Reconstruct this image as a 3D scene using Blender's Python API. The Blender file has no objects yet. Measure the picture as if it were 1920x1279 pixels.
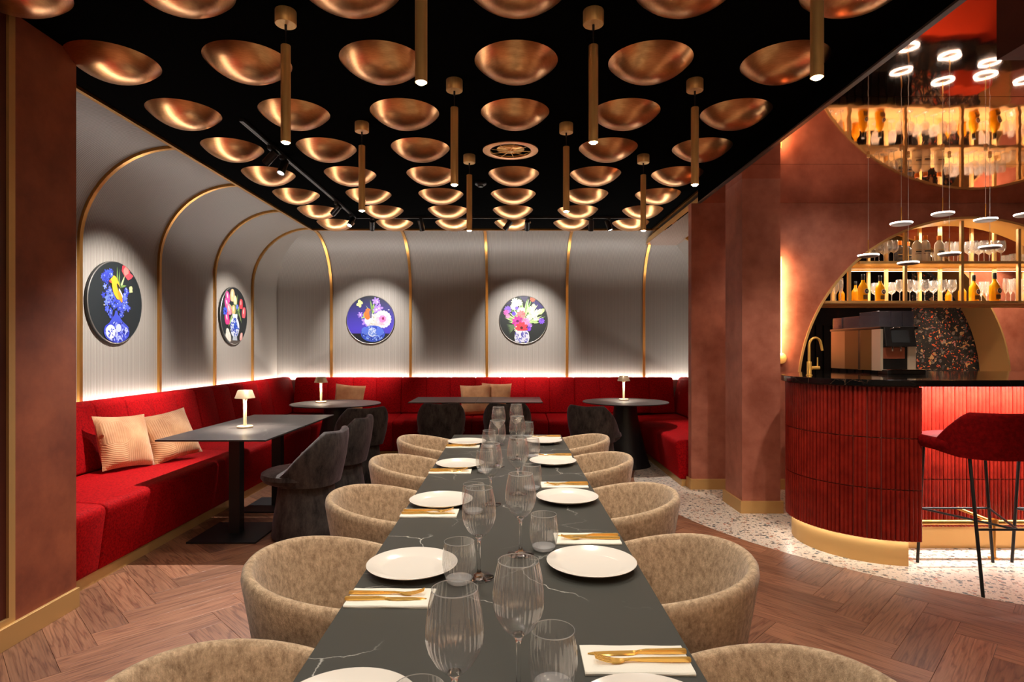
import bpy, bmesh, math, random
from mathutils import Vector, Matrix, Euler
random.seed(7)
PI = math.pi
S = bpy.context.scene
COL = S.collection

# ------------------------------------------------------------------ camera, world, exposure
F = 1110.0
cam_d = bpy.data.cameras.new('camera')
cam = bpy.data.objects.new('camera', cam_d); COL.objects.link(cam)
cam.location = (0, 0, 1.40); cam.rotation_euler = (PI/2, 0, 0)
cam_d.sensor_width = 36; cam_d.lens = 36*F/1920
cam_d.shift_x = 4/1920; cam_d.shift_y = 15.5/1920
cam_d.clip_start = 0.05
S.camera = cam
w = bpy.data.worlds.new('world'); S.world = w; w.use_nodes = True
w.node_tree.nodes['Background'].inputs[0].default_value = (1.0, .86, .74, 1)
w.node_tree.nodes['Background'].inputs[1].default_value = 0.05
S.view_settings.view_transform = 'Standard'
try: S.view_settings.look = 'None'
except Exception: pass
S.view_settings.gamma = 1; S.view_settings.use_curve_mapping = False
S.view_settings.exposure = 0.0

# light levels (watts)
W_PENDANT, W_ART, W_TRACK = 33, 800, 270
WARM = (1, .95, .86); WHITE = (1, .98, .94)

def lamp(kind, loc, energy, color=WARM, target=None, size=.03, size_y=None, angle=None, blend=.5, name='light'):
    d = bpy.data.lights.new(name, kind); d.energy = energy; d.color = color
    if kind == 'AREA':
        d.shape = 'RECTANGLE'; d.size = size; d.size_y = size_y or size
    else: d.shadow_soft_size = size
    if kind == 'SPOT': d.spot_size = math.radians(angle or 60); d.spot_blend = blend
    o = bpy.data.objects.new(name, d); COL.objects.link(o); o.location = loc
    if target is not None:
        o.rotation_euler = (Vector(target)-Vector(loc)).to_track_quat('-Z', 'Y').to_euler()
    return o

# ------------------------------------------------------------------ materials
def sg(r, g, b):
    f = lambda c: ((c/255)/12.92 if c/255 <= .04045 else ((c/255+.055)/1.055)**2.4)
    return (f(r), f(g), f(b), 1)
MATS = {}
def mat(name, col, rough=.5, metal=0, c2=None, nscale=8, detail=6, nrough=.6, stretch=None, lo=.35, hi=.65, bump=0, bscale=60, bstretch=None,
        sheen=0, spec=.5, emit=None, estr=0, trans=0, ior=1.45, coat=0, rand=0, aniso=0, alpha=1, coords='Object'):
    m = bpy.data.materials.new(name); m.use_nodes = True; MATS[name] = m
    nt = m.node_tree; N = nt.nodes; Lk = nt.links; b = N['Principled BSDF']
    def I(k, v):
        if k in b.inputs: b.inputs[k].default_value = v
    I('Base Color', col); I('Roughness', rough); I('Metallic', metal); I('Specular IOR Level', spec); I('IOR', ior)
    I('Transmission Weight', trans); I('Sheen Weight', sheen); I('Sheen Roughness', .4); I('Coat Weight', coat); I('Coat Roughness', .06); I('Anisotropic', aniso); I('Alpha', alpha)
    if emit: I('Emission Color', emit); I('Emission Strength', estr)
    tc = N.new('ShaderNodeTexCoord')
    def noise(scale, st, det=6):
        mp = N.new('ShaderNodeMapping'); Lk.new(tc.outputs[coords], mp.inputs[0])
        if st: mp.inputs['Scale'].default_value = st
        n = N.new('ShaderNodeTexNoise'); n.inputs['Scale'].default_value = scale; n.inputs['Detail'].default_value = det; n.inputs['Roughness'].default_value = nrough
        Lk.new(mp.outputs[0], n.inputs['Vector']); return n, mp
    out = None
    if c2:
        n, mp = noise(nscale, stretch, detail)
        if rand:
            oi = N.new('ShaderNodeObjectInfo'); mu = N.new('ShaderNodeMath'); mu.operation = 'MULTIPLY'; mu.inputs[1].default_value = 37
            Lk.new(oi.outputs['Random'], mu.inputs[0]); cx = N.new('ShaderNodeCombineXYZ')
            for k in range(3): Lk.new(mu.outputs[0], cx.inputs[k])
            Lk.new(cx.outputs[0], mp.inputs['Location'])
        r = N.new('ShaderNodeValToRGB'); e = r.color_ramp.elements
        e[0].position = lo; e[0].color = col; e[1].position = hi; e[1].color = c2
        Lk.new(n.outputs[0], r.inputs[0]); out = r.outputs[0]
    if rand:
        oi = N.new('ShaderNodeObjectInfo'); mr = N.new('ShaderNodeMapRange'); mr.inputs[3].default_value = 1-rand; mr.inputs[4].default_value = 1+rand
        Lk.new(oi.outputs['Random'], mr.inputs[0])
        hs = N.new('ShaderNodeHueSaturation')
        if out: Lk.new(out, hs.inputs['Color'])
        else: hs.inputs['Color'].default_value = col
        Lk.new(mr.outputs[0], hs.inputs['Value']); out = hs.outputs[0]
    if out: Lk.new(out, b.inputs['Base Color'])
    if bump:
        n, mp = noise(bscale, bstretch, 3)
        bp = N.new('ShaderNodeBump'); bp.inputs['Strength'].default_value = bump; bp.inputs['Distance'].default_value = .01
        Lk.new(n.outputs[0], bp.inputs['Height']); Lk.new(bp.outputs[0], b.inputs['Normal'])
    return m

M = {}
M['plaster'] = mat('red_plaster', sg(162, 86, 55), .6, c2=sg(120, 57, 36), nscale=2.6, detail=9, nrough=.62, bump=.12, bscale=7)
M['plaster_pink'] = mat('copper_plaster', sg(184, 114, 92), .55, c2=sg(146, 80, 60), nscale=3.2, detail=9, nrough=.62, bump=.12, bscale=8)
M['rear'] = mat('pale_plaster', sg(214, 186, 158), .7, c2=sg(196, 166, 138), nscale=3)
M['dark_panel'] = mat('dark_maroon_panel', sg(92, 38, 25), .5, c2=sg(70, 26, 17), nscale=3)
M['gold'] = mat('satin_gold', sg(205, 152, 82), .32, 1, c2=sg(188, 136, 70), nscale=40, stretch=(1, 1, .05))
M['gold_paint'] = mat('gold_paint', sg(206, 164, 104), .42, .5, spec=.5)
M['gold_bright'] = mat('polished_gold', sg(250, 198, 104), .17, .62)
M['bronze'] = mat('bronze_satin', sg(250, 208, 140), .4, .55, c2=sg(238, 194, 124), nscale=90, stretch=(1, 1, .03))
M['copper_dome'] = mat('brushed_copper', sg(226, 170, 116), .28, 1, c2=sg(212, 156, 102), nscale=30, stretch=(1, 1, 8), aniso=.3)
M['black_ceiling'] = mat('black_felt_ceiling', (.0022, .0022, .0022, 1), .95, c2=(.0042, .0044, .0042, 1), nscale=120, bump=.2, bscale=160, spec=.0)
M['black'] = mat('black_metal', (.008, .008, .009, 1), .45)
M['black_satin'] = mat('black_satin', (.006, .006, .006, 1), .3)
M['grey_metal'] = mat('grey_edge', sg(96, 92, 88), .4, .6)
M['velvet'] = mat('red_velvet', sg(186, 11, 15), .75, c2=sg(104, 3, 8), nscale=75, detail=12, nrough=.75, stretch=(1, 1, 1.0), bump=.18, bscale=150, sheen=.12, spec=.08)
M['velvet'].node_tree.nodes['Principled BSDF'].inputs['Sheen Tint'].default_value = sg(230, 60, 60)
M['stool_velvet'] = mat('stool_velvet', sg(124, 10, 12), .7, c2=sg(92, 5, 7), nscale=40, detail=8, sheen=.08, spec=.05, bump=.1, bscale=200)
M['stool_velvet'].node_tree.nodes['Principled BSDF'].inputs['Sheen Tint'].default_value = sg(220, 50, 40)
M['taupe'] = mat('taupe_chenille', sg(222, 190, 154), .8, c2=sg(134, 104, 76), nscale=62, detail=12, nrough=.8, stretch=(1, 1, .6), bump=.35, bscale=170, bstretch=(1, 1, .4), sheen=.3, spec=.2, lo=.38, hi=.68)
M['charcoal'] = mat('charcoal_velvet', sg(82, 75, 71), .75, c2=sg(32, 29, 28), nscale=14, detail=11, nrough=.75, stretch=(1, 1, .45), bump=.2, bscale=120, sheen=.45, spec=.2)
M['charcoal'].node_tree.nodes['Principled BSDF'].inputs['Sheen Tint'].default_value = sg(190, 160, 170)
M['white'] = mat('white_glaze', sg(238, 226, 212), .16, spec=.5)
M['linen'] = mat('cream_paper_napkin', sg(244, 234, 216), .8, bump=.1, bscale=200)
M['pillow'] = None
M['wood_dark'] = mat('dark_slats', sg(12, 5, 4), .9, spec=.1)
M['steel'] = mat('brushed_steel', sg(200, 184, 162), .35, .25)
M['champagne'] = mat('champagne_metal', sg(112, 84, 46), .35, .2)
M['beige'] = mat('beige_metal', sg(158, 132, 96), .35, .2)
M['chrome'] = mat('chrome', sg(225, 222, 218), .08, 1)
M['screen'] = mat('dark_screen', sg(58, 62, 66), .2)
M['smoke_glass'] = mat('smoky_plastic', (.10, .10, .13, 1), .06, alpha=.55)
M['orange'] = mat('orange_cap', sg(252, 146, 30), .4)
M['amber'] = mat('amber_liqueur', sg(246, 178, 16), .08, spec=.5, trans=.25, ior=1.34)
M['amber2'] = mat('dark_amber_liqueur', sg(200, 130, 14), .08, trans=.2, ior=1.34)
M['clear_gin'] = mat('clear_bottle', sg(240, 234, 222), .06, trans=.35, ior=1.2)
M['label_dark'] = mat('dark_print', sg(26, 14, 12), .5)
M['label_white'] = mat('white_print', sg(238, 228, 214), .5)
M['lamp_shade'] = mat('champagne_shade', sg(226, 196, 158), .35, .35)
M['lamp_stem'] = mat('pale_lamp_stem', sg(240, 222, 186), .4, .1)
M['emit_warm'] = mat('warm_lens', (1, .8, .5, 1), .5, emit=(1, .74, .40, 1), estr=140)
M['emit_white'] = mat('white_led', (1, .95, .9, 1), .5, emit=(1, .93, .87, 1), estr=6)
M['emit_spot'] = mat('spot_lens', (1, .95, .9, 1), .5, emit=(1, .90, .78, 1), estr=12)
M['shelf_gold'] = mat('pale_gold_frame', sg(226, 186, 122), .35, .3)
M['disc_grey'] = mat('pale_disc', sg(170, 160, 150), .5); M['pale_cable'] = mat('pale_cable', sg(214, 204, 192), .5)
M['emit_ring'] = mat('ring_led', (1, .95, .9, 1), .5, emit=(1, .94, .88, 1), estr=16)
M['emit_shelf'] = mat('shelf_led', (1, .9, .75, 1), .5, emit=(1, .84, .62, 1), estr=5)
M['emit_wall'] = mat('wall_led', (1, .8, .5, 1), .5, emit=(1, .74, .45, 1), estr=4)
M['red_wall'] = mat('orange_red_front', sg(190, 60, 30), .45)
M['grout'] = mat('pale_grout', sg(176, 112, 98), .8)
M['subfloor'] = mat('wood_subfloor', sg(92, 58, 44), .5, c2=sg(78, 48, 36), nscale=5)

def m_glass(name, col=(1, 1, 1, 1), ior=1.45):
    m = bpy.data.materials.new(name); m.use_nodes = True; nt = m.node_tree; nt.nodes.clear()
    o = nt.nodes.new('ShaderNodeOutputMaterial'); g = nt.nodes.new('ShaderNodeBsdfGlass')
    g.inputs['Color'].default_value = col; g.inputs['Roughness'].default_value = .0; g.inputs['IOR'].default_value = ior
    nt.links.new(g.outputs[0], o.inputs[0]); return m
def m_thin(name, tint=(.98, .975, .97, 1), base=.16, rough=.015, dif=.05):
    """thin-walled glass: clear pane plus a reflection that grows towards grazing angles"""
    m = bpy.data.materials.new(name); m.use_nodes = True; nt = m.node_tree; nt.nodes.clear(); L = nt.links
    o = nt.nodes.new('ShaderNodeOutputMaterial'); t = nt.nodes.new('ShaderNodeBsdfTransparent'); g = nt.nodes.new('ShaderNodeBsdfGlossy')
    t.inputs[0].default_value = tint; g.inputs['Roughness'].default_value = rough
    lw = nt.nodes.new('ShaderNodeLayerWeight'); lw.inputs[0].default_value = .5
    p = nt.nodes.new('ShaderNodeMath'); p.operation = 'POWER'; p.inputs[1].default_value = 2.6; L.new(lw.outputs['Facing'], p.inputs[0])
    q = nt.nodes.new('ShaderNodeMath'); q.operation = 'MULTIPLY_ADD'; q.inputs[1].default_value = .8; q.inputs[2].default_value = base; L.new(p.outputs[0], q.inputs[0])
    mx = nt.nodes.new('ShaderNodeMixShader')
    L.new(q.outputs[0], mx.inputs[0]); L.new(t.outputs[0], mx.inputs[1]); L.new(g.outputs[0], mx.inputs[2]); df = nt.nodes.new('ShaderNodeBsdfDiffuse'); df.inputs[0].default_value = (.9, .88, .86, 1); m2 = nt.nodes.new('ShaderNodeMixShader'); m2.inputs[0].default_value = dif  # white diffuse share mixed into the glass as painted sheen
    L.new(mx.outputs[0], m2.inputs[1]); L.new(df.outputs[0], m2.inputs[2]); L.new(m2.outputs[0], o.inputs[0]); return m
M['glass'] = m_glass('clear_crystal')
M['thin_glass'] = m_thin('thin_glass'); M['rim_glass'] = m_thin('glass_rim', base=.3, dif=.3); M['shelf_glass'] = m_thin('shelf_glass', base=.2, dif=.2)

def build(name, fn):
    m = bpy.data.materials.new(name); m.use_nodes = True
    nt = m.node_tree; fn(nt, nt.nodes, nt.links, nt.nodes['Principled BSDF']); return m
def n_map(N, L, coord='Object', scale=(1, 1, 1), rot=(0, 0, 0)):
    tc = N.new('ShaderNodeTexCoord'); mp = N.new('ShaderNodeMapping'); mp.inputs['Scale'].default_value = scale; mp.inputs['Rotation'].default_value = rot
    L.new(tc.outputs[coord], mp.inputs[0]); return mp
def ramp(N, L, src, stops):
    r = N.new('ShaderNodeValToRGB'); e = r.color_ramp.elements
    while len(e) < len(stops): e.new(.5)
    for el, (p, c) in zip(e, stops): el.position = p; el.color = c
    L.new(src, r.inputs[0]); return r

def f_marble(nt, N, L, b):
    mp = n_map(N, L); nz = N.new('ShaderNodeTexNoise'); nz.inputs['Scale'].default_value = 2.2; nz.inputs['Detail'].default_value = 8
    L.new(mp.outputs[0], nz.inputs['Vector'])
    ma = N.new('ShaderNodeMixRGB'); ma.blend_type = 'LINEAR_LIGHT'; ma.inputs[0].default_value = .22
    L.new(mp.outputs[0], ma.inputs[1]); L.new(nz.outputs['Color'], ma.inputs[2])
    vo = N.new('ShaderNodeTexVoronoi'); vo.feature = 'DISTANCE_TO_EDGE'; vo.inputs['Scale'].default_value = 3.9; L.new(ma.outputs[0], vo.inputs['Vector'])
    r = ramp(N, L, vo.outputs[0], [(0, (1, 1, 1, 1)), (.009, (0, 0, 0, 1))])
    n2 = N.new('ShaderNodeTexNoise'); n2.inputs['Scale'].default_value = 3.5; L.new(mp.outputs[0], n2.inputs['Vector'])
    r2 = ramp(N, L, n2.outputs[0], [(.45, (0, 0, 0, 1)), (.62, (1, 1, 1, 1))])
    mu = N.new('ShaderNodeMixRGB'); mu.blend_type = 'MULTIPLY'; mu.inputs[0].default_value = 1; L.new(r.outputs[0], mu.inputs[1]); L.new(r2.outputs[0], mu.inputs[2])
    mx = N.new('ShaderNodeMixRGB'); L.new(mu.outputs[0], mx.inputs[0]); mx.inputs[1].default_value = sg(66, 64, 58); mx.inputs[2].default_value = sg(205, 198, 186)
    L.new(mx.outputs[0], b.inputs['Base Color']); b.inputs['Roughness'].default_value = .42; b.inputs['Specular IOR Level'].default_value = .22
M['marble'] = build('dark_marble_laminate', f_marble)
def f_black_marble(nt, N, L, b):
    f_marble(nt, N, L, b); b.inputs['Roughness'].default_value = .32
    for n in N:
        if n.type == 'MIX_RGB' and n.blend_type == 'MIX': n.inputs[1].default_value = sg(58, 54, 54); n.inputs[2].default_value = sg(140, 132, 124)
M['black_marble'] = build('black_marble_laminate', f_black_marble)
def f_stone(nt, N, L, b):
    f_marble(nt, N, L, b); b.inputs['Roughness'].default_value = .07
    for n in N:
        if n.type == 'MIX_RGB' and n.blend_type == 'MIX': n.inputs[1].default_value = (.004, .004, .004, 1); n.inputs[2].default_value = sg(120, 90, 70)
        if n.type == 'TEX_VORONOI': n.inputs['Scale'].default_value = 9
M['bar_stone'] = build('polished_black_stone', f_stone)

def f_wood(nt, N, L, b):
    tc = N.new('ShaderNodeTexCoord'); oi = N.new('ShaderNodeObjectInfo'); mp = N.new('ShaderNodeMapping')
    mu = N.new('ShaderNodeMath'); mu.operation = 'MULTIPLY'; mu.inputs[1].default_value = 53; L.new(oi.outputs['Random'], mu.inputs[0])
    cx = N.new('ShaderNodeCombineXYZ'); L.new(mu.outputs[0], cx.inputs[0]); L.new(mu.outputs[0], cx.inputs[1]); L.new(cx.outputs[0], mp.inputs['Location'])
    mp.inputs['Scale'].default_value = (.42, 5.5, 1); L.new(tc.outputs['Object'], mp.inputs[0])
    n = N.new('ShaderNodeTexNoise'); n.inputs['Scale'].default_value = 2.4; n.inputs['Detail'].default_value = 5; n.inputs['Distortion'].default_value = .15; L.new(mp.outputs[0], n.inputs['Vector'])
    wv = N.new('ShaderNodeMath'); wv.operation = 'MULTIPLY'; wv.inputs[1].default_value = 9; L.new(n.outputs[0], wv.inputs[0])
    sn = N.new('ShaderNodeMath'); sn.operation = 'FRACT'; L.new(wv.outputs[0], sn.inputs[0])
    r = ramp(N, L, sn.outputs[0], [(0, sg(138, 86, 60)), (.3, sg(176, 120, 88)), (.8, sg(164, 108, 78)), (1, sg(124, 74, 52))])
    n2 = N.new('ShaderNodeTexNoise'); n2.inputs['Scale'].default_value = 2; n2.inputs['Detail'].default_value = 8
    mp2 = N.new('ShaderNodeMapping'); mp2.inputs['Scale'].default_value = (2.2, 75, 1); L.new(tc.outputs['Object'], mp2.inputs[0]); L.new(cx.outputs[0], mp2.inputs['Location']); L.new(mp2.outputs[0], n2.inputs['Vector'])
    r2 = ramp(N, L, n2.outputs[0], [(.3, (.72, .70, .68, 1)), (.7, (1.08, 1.08, 1.08, 1))])
    mx = N.new('ShaderNodeMixRGB'); mx.blend_type = 'MULTIPLY'; mx.inputs[0].default_value = 1; L.new(r.outputs[0], mx.inputs[1]); L.new(r2.outputs[0], mx.inputs[2])
    mr = N.new('ShaderNodeMapRange'); mr.inputs[3].default_value = .5; mr.inputs[4].default_value = .86; L.new(oi.outputs['Random'], mr.inputs[0])
    hs = N.new('ShaderNodeHueSaturation'); L.new(mx.outputs[0], hs.inputs['Color']); L.new(mr.outputs[0], hs.inputs['Value']); L.new(hs.outputs[0], b.inputs['Base Color'])
    b.inputs['Roughness'].default_value = .42
    bp = N.new('ShaderNodeBump'); bp.inputs['Strength'].default_value = .15; bp.inputs['Distance'].default_value = .004; L.new(n2.outputs[0], bp.inputs['Height']); L.new(bp.outputs[0], b.inputs['Normal'])
M['wood'] = build('oak_plank', f_wood)

def f_terrazzo(nt, N, L, b):
    mp = n_map(N, L); col = None
    nz = N.new('ShaderNodeTexNoise'); nz.inputs['Scale'].default_value = 40; L.new(mp.outputs[0], nz.inputs['Vector'])
    ad = N.new('ShaderNodeMixRGB'); ad.blend_type = 'LINEAR_LIGHT'; ad.inputs[0].default_value = .012; L.new(mp.outputs[0], ad.inputs[1]); L.new(nz.outputs['Color'], ad.inputs[2])
    prev = None
    for sc, thr, stops in ((33, .34, [(0, sg(70, 88, 92)), (.3, sg(104, 108, 104)), (.45, sg(170, 108, 84)), (.62, sg(60, 62, 64)), (.8, sg(150, 128, 104))]),
                           (66, .28, [(0, sg(84, 92, 94)), (.35, sg(150, 138, 124)), (.6, sg(176, 120, 96)), (.8, sg(70, 72, 74))])):
        vo = N.new('ShaderNodeTexVoronoi'); vo.inputs['Scale'].default_value = sc; L.new(ad.outputs[0], vo.inputs['Vector'])
        sp = N.new('ShaderNodeSeparateColor'); L.new(vo.outputs['Color'], sp.inputs[0])
        r = ramp(N, L, sp.outputs[0], stops); r.color_ramp.interpolation = 'CONSTANT'
        th = N.new('ShaderNodeMath'); th.operation = 'MULTIPLY'; th.inputs[1].default_value = thr*1.6; L.new(sp.outputs[1], th.inputs[0])
        lt = N.new('ShaderNodeMath'); lt.operation = 'LESS_THAN'; L.new(vo.outputs['Distance'], lt.inputs[0]); L.new(th.outputs[0], lt.inputs[1])
        mx = N.new('ShaderNodeMixRGB'); L.new(lt.outputs[0], mx.inputs[0]); L.new(r.outputs[0], mx.inputs[2])
        if prev: L.new(prev, mx.inputs[1])
        else: mx.inputs[1].default_value = sg(208, 191, 174)
        prev = mx.outputs[0]
    L.new(prev, b.inputs['Base Color']); b.inputs['Roughness'].default_value = .3
M['terrazzo'] = build('terrazzo', f_terrazzo)

def f_ribbed(nt, N, L, b):
    # fine vertical ribs of the wall covering: UV.x runs along the wall in metres
    tc = N.new('ShaderNodeTexCoord'); wv = N.new('ShaderNodeTexWave'); wv.inputs['Scale'].default_value = 18; wv.bands_direction = 'X'
    L.new(tc.outputs['UV'], wv.inputs['Vector'])
    r = ramp(N, L, wv.outputs[0], [(0, sg(96, 89, 82)), (1, sg(121, 113, 105))]); L.new(r.outputs[0], b.inputs['Base Color'])
    bp = N.new('ShaderNodeBump'); bp.inputs['Strength'].default_value = .35; bp.inputs['Distance'].default_value = .004; L.new(wv.outputs[0], bp.inputs['Height']); L.new(bp.outputs[0], b.inputs['Normal'])
    b.inputs['Roughness'].default_value = .45
M['ribbed'] = build('ribbed_taupe_wallcovering', f_ribbed)

def f_mirror(nt, N, L, b):
    mp = n_map(N, L, scale=(1, .25, 1)); n = N.new('ShaderNodeTexNoise'); n.inputs['Scale'].default_value = 7; n.inputs['Detail'].default_value = 1; L.new(mp.outputs[0], n.inputs['Vector'])
    bp = N.new('ShaderNodeBump'); bp.inputs['Strength'].default_value = .03; bp.inputs['Distance'].default_value = .02; L.new(n.outputs[0], bp.inputs['Height']); L.new(bp.outputs[0], b.inputs['Normal'])
    b.inputs['Base Color'].default_value = sg(240, 200, 176); b.inputs['Metallic'].default_value = 1; b.inputs['Roughness'].default_value = .035
M['mirror'] = build('glossy_copper_ceiling', f_mirror)

def f_paper(nt, N, L, b):
    mp = n_map(N, L, scale=(1, 1, 1)); nz = N.new('ShaderNodeTexNoise'); nz.inputs['Scale'].default_value = 14; L.new(mp.outputs[0], nz.inputs['Vector'])
    ad = N.new('ShaderNodeMixRGB'); ad.blend_type = 'LINEAR_LIGHT'; ad.inputs[0].default_value = .06; L.new(mp.outputs[0], ad.inputs[1]); L.new(nz.outputs['Color'], ad.inputs[2])
    prev = None
    for sc, thr, stops in ((19, .34, [(0, sg(120, 104, 92)), (.35, sg(84, 78, 76)), (.6, sg(168, 128, 84)), (.8, sg(60, 56, 58))]),
                           (36, .30, [(0, sg(196, 76, 30)), (.3, sg(40, 40, 34)), (.5, sg(150, 90, 84)), (.65, sg(60, 52, 40)), (.82, sg(206, 150, 100))])):
        vo = N.new('ShaderNodeTexVoronoi'); vo.inputs['Scale'].default_value = sc; L.new(ad.outputs[0], vo.inputs['Vector'])
        sp = N.new('ShaderNodeSeparateColor'); L.new(vo.outputs['Color'], sp.inputs[0]); r = ramp(N, L, sp.outputs[0], stops); r.color_ramp.interpolation = 'CONSTANT'
        th = N.new('ShaderNodeMath'); th.operation = 'MULTIPLY'; th.inputs[1].default_value = thr*1.7; L.new(sp.outputs[1], th.inputs[0])
        lt = N.new('ShaderNodeMath'); lt.operation = 'LESS_THAN'; L.new(vo.outputs['Distance'], lt.inputs[0]); L.new(th.outputs[0], lt.inputs[1])
        mx = N.new('ShaderNodeMixRGB'); L.new(lt.outputs[0], mx.inputs[0]); L.new(r.outputs[0], mx.inputs[2])
        if prev: L.new(prev, mx.inputs[1])
        else: mx.inputs[1].default_value = (.006, .005, .005, 1)
        prev = mx.outputs[0]
    L.new(prev, b.inputs['Base Color']); b.inputs['Roughness'].default_value = .7
M['wallpaper'] = build('dark_floral_wallpaper', f_paper)

def f_pillow(nt, N, L, b):
    # embossed arcs: two sets of rings and straight ribs chosen by a coarse checker
    mp = n_map(N, L); wr = N.new('ShaderNodeTexWave'); wr.wave_type = 'RINGS'; wr.rings_direction = 'Y'; wr.inputs['Scale'].default_value = 22
    m2 = n_map(N, L); m2.inputs['Location'].default_value = (.08, 0, -.07); L.new(m2.outputs[0], wr.inputs['Vector'])
    ws = N.new('ShaderNodeTexWave'); ws.bands_direction = 'X'; ws.inputs['Scale'].default_value = 20; L.new(mp.outputs[0], ws.inputs['Vector'])
    ck = N.new('ShaderNodeTexChecker'); ck.inputs['Scale'].default_value = 6.2; m3 = n_map(N, L); m3.inputs['Location'].default_value = (.03, .5, .02); L.new(m3.outputs[0], ck.inputs['Vector'])
    mx = N.new('ShaderNodeMixRGB'); L.new(ck.outputs['Fac'], mx.inputs[0]); L.new(wr.outputs[0], mx.inputs[1]); L.new(ws.outputs[0], mx.inputs[2])
    nz = N.new('ShaderNodeTexNoise'); nz.inputs['Scale'].default_value = 9; nz.inputs['Detail'].default_value = 6; L.new(mp.outputs[0], nz.inputs['Vector'])
    r = ramp(N, L, nz.outputs[0], [(.3, sg(190, 128, 80)), (.7, sg(220, 164, 112))]); L.new(r.outputs[0], b.inputs['Base Color'])
    bp = N.new('ShaderNodeBump'); bp.inputs['Strength'].default_value = .3; bp.inputs['Distance'].default_value = .004; L.new(mx.outputs[0], bp.inputs['Height']); L.new(bp.outputs[0], b.inputs['Normal'])
    b.inputs['Roughness'].default_value = .7; b.inputs['Sheen Weight'].default_value = .4
M['pillow'] = build('apricot_velvet', f_pillow)
def f_attr(nt, N, L, b):
    a = N.new('ShaderNodeAttribute'); a.attribute_name = 'Col'; g = N.new('ShaderNodeMixRGB'); g.blend_type = 'MULTIPLY'; g.inputs[0].default_value = 1; g.inputs[2].default_value = (.36, .36, .36, 1); L.new(a.outputs['Color'], g.inputs[1]); L.new(g.outputs[0], b.inputs['Base Color']); b.inputs['Roughness'].default_value = .5; b.inputs['Specular IOR Level'].default_value = .2
M['print'] = build('art_print', f_attr)
M['tile'] = mat('glazed_oxblood_tile', sg(140, 33, 22), .16, c2=sg(114, 24, 16), nscale=9, rand=.10, spec=.5)

# ------------------------------------------------------------------ mesh helpers
def BM(): return bmesh.new()
def obj(name, bm, m=None, parent=None, smooth=True, loc=None, rot=None, ang=40):
    me = bpy.data.meshes.new(name)
    bmesh.ops.recalc_face_normals(bm, faces=bm.faces)
    if smooth:
        for f in bm.faces: f.smooth = True
        for e in bm.edges:
            if len(e.link_faces) == 2:
                try:
                    if e.calc_face_angle() > math.radians(ang): e.smooth = False
                except Exception: pass
    bm.to_mesh(me); bm.free()
    o = bpy.data.objects.new(name, me); COL.objects.link(o)
    for mm in (m if isinstance(m, (list, tuple)) else [m]):
        if mm: me.materials.append(mm)
    if parent is not None: o.parent = parent
    if loc: o.location = loc
    if rot: o.rotation_euler = rot
    return o
def box(bm, c, s, bev=0, mi=0):
    r = bmesh.ops.create_cube(bm, size=1)
    bmesh.ops.scale(bm, vec=s, verts=r['verts']); bmesh.ops.translate(bm, vec=c, verts=r['verts'])
    if bev:
        es = list({e for v in r['verts'] for e in v.link_edges})
        bmesh.ops.bevel(bm, geom=es, offset=bev, segments=2, affect='EDGES', profile=.5)
    return r
def bx(bm, x0, x1, y0, y1, z0, z1, bev=0): return box(bm, ((x0+x1)/2, (y0+y1)/2, (z0+z1)/2), (x1-x0, y1-y0, z1-z0), bev)
def ring_skin(bm, rings, close=True, caps=True):
    """rings: list of lists of points (same count). returns vert rings"""
    vs = [[bm.verts.new(p) for p in r] for r in rings]; n = len(vs[0])
    for a, b in zip(vs, vs[1:]):
        for i in range(n if close else n-1):
            j = (i+1) % n
            bm.faces.new((a[i], a[j], b[j], b[i]))
    if caps and close:
        bm.faces.new(vs[0]); bm.faces.new(vs[-1])
    return vs
def lathe(bm, prof, n=24, c=(0, 0, 0), rib=0, nrib=0, rz=None):
    vs = []
    for (r, z) in prof:
        if r < 1e-6: vs.append([bm.verts.new((c[0], c[1], c[2]+z))]); continue
        ri = rib if (rz is None or rz[0] <= z <= rz[1]) else 0
        row = []
        for i in range(n):
            a = 2*PI*i/n; k = r*(1+ri*math.cos(nrib*a))
            row.append(bm.verts.new((c[0]+k*math.cos(a), c[1]+k*math.sin(a), c[2]+z)))
        vs.append(row)
    for a, b in zip(vs, vs[1:]):
        if len(a) == 1 and len(b) == 1: continue
        for i in range(n):
            j = (i+1) % n
            if len(a) == 1: bm.faces.new((a[0], b[i], b[j]))
            elif len(b) == 1: bm.faces.new((a[i], a[j], b[0]))
            else: bm.faces.new((a[i], a[j], b[j], b[i]))
def tube(bm, pts, r, n=10, caps=True):
    pts = [Vector(p) for p in pts]; rings = []; up = None
    for i, p in enumerate(pts):
        t = ((pts[min(i+1, len(pts)-1)]-p).normalized() + (p-pts[max(i-1, 0)]).normalized()).normalized()
        if up is None:
            up = Vector((0, 0, 1)) if abs(t.z) < .9 else Vector((1, 0, 0))
        u = t.cross(up).normalized(); v = u.cross(t).normalized(); up = v
        rr = r[i] if isinstance(r, (list, tuple)) else r
        rings.append([p+(u*math.cos(2*PI*k/n)+v*math.sin(2*PI*k/n))*rr for k in range(n)])
    ring_skin(bm, rings, True, caps)
def prism(bm, outline, z0, z1):
    a = [bm.verts.new((x, y, z0)) for x, y in outline]; b = [bm.verts.new((x, y, z1)) for x, y in outline]; n = len(a)
    bm.faces.new(a); bm.faces.new(b)
    for i in range(n):
        j = (i+1) % n; bm.faces.new((a[i], a[j], b[j], b[i]))
def tag(o, label=None, cat=None, group=None, kind=None):
    if label: o['label'] = label
    if cat: o['category'] = cat
    if group: o['group'] = group
    if kind: o['kind'] = kind
    return o
def thing(name, label, cat, loc=(0, 0, 0), rz=0, group=None):
    o = bpy.data.objects.new(name, None); COL.objects.link(o); o.empty_display_size = .1
    o.location = loc; o.rotation_euler = (0, 0, rz); return tag(o, label, cat, group)
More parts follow.
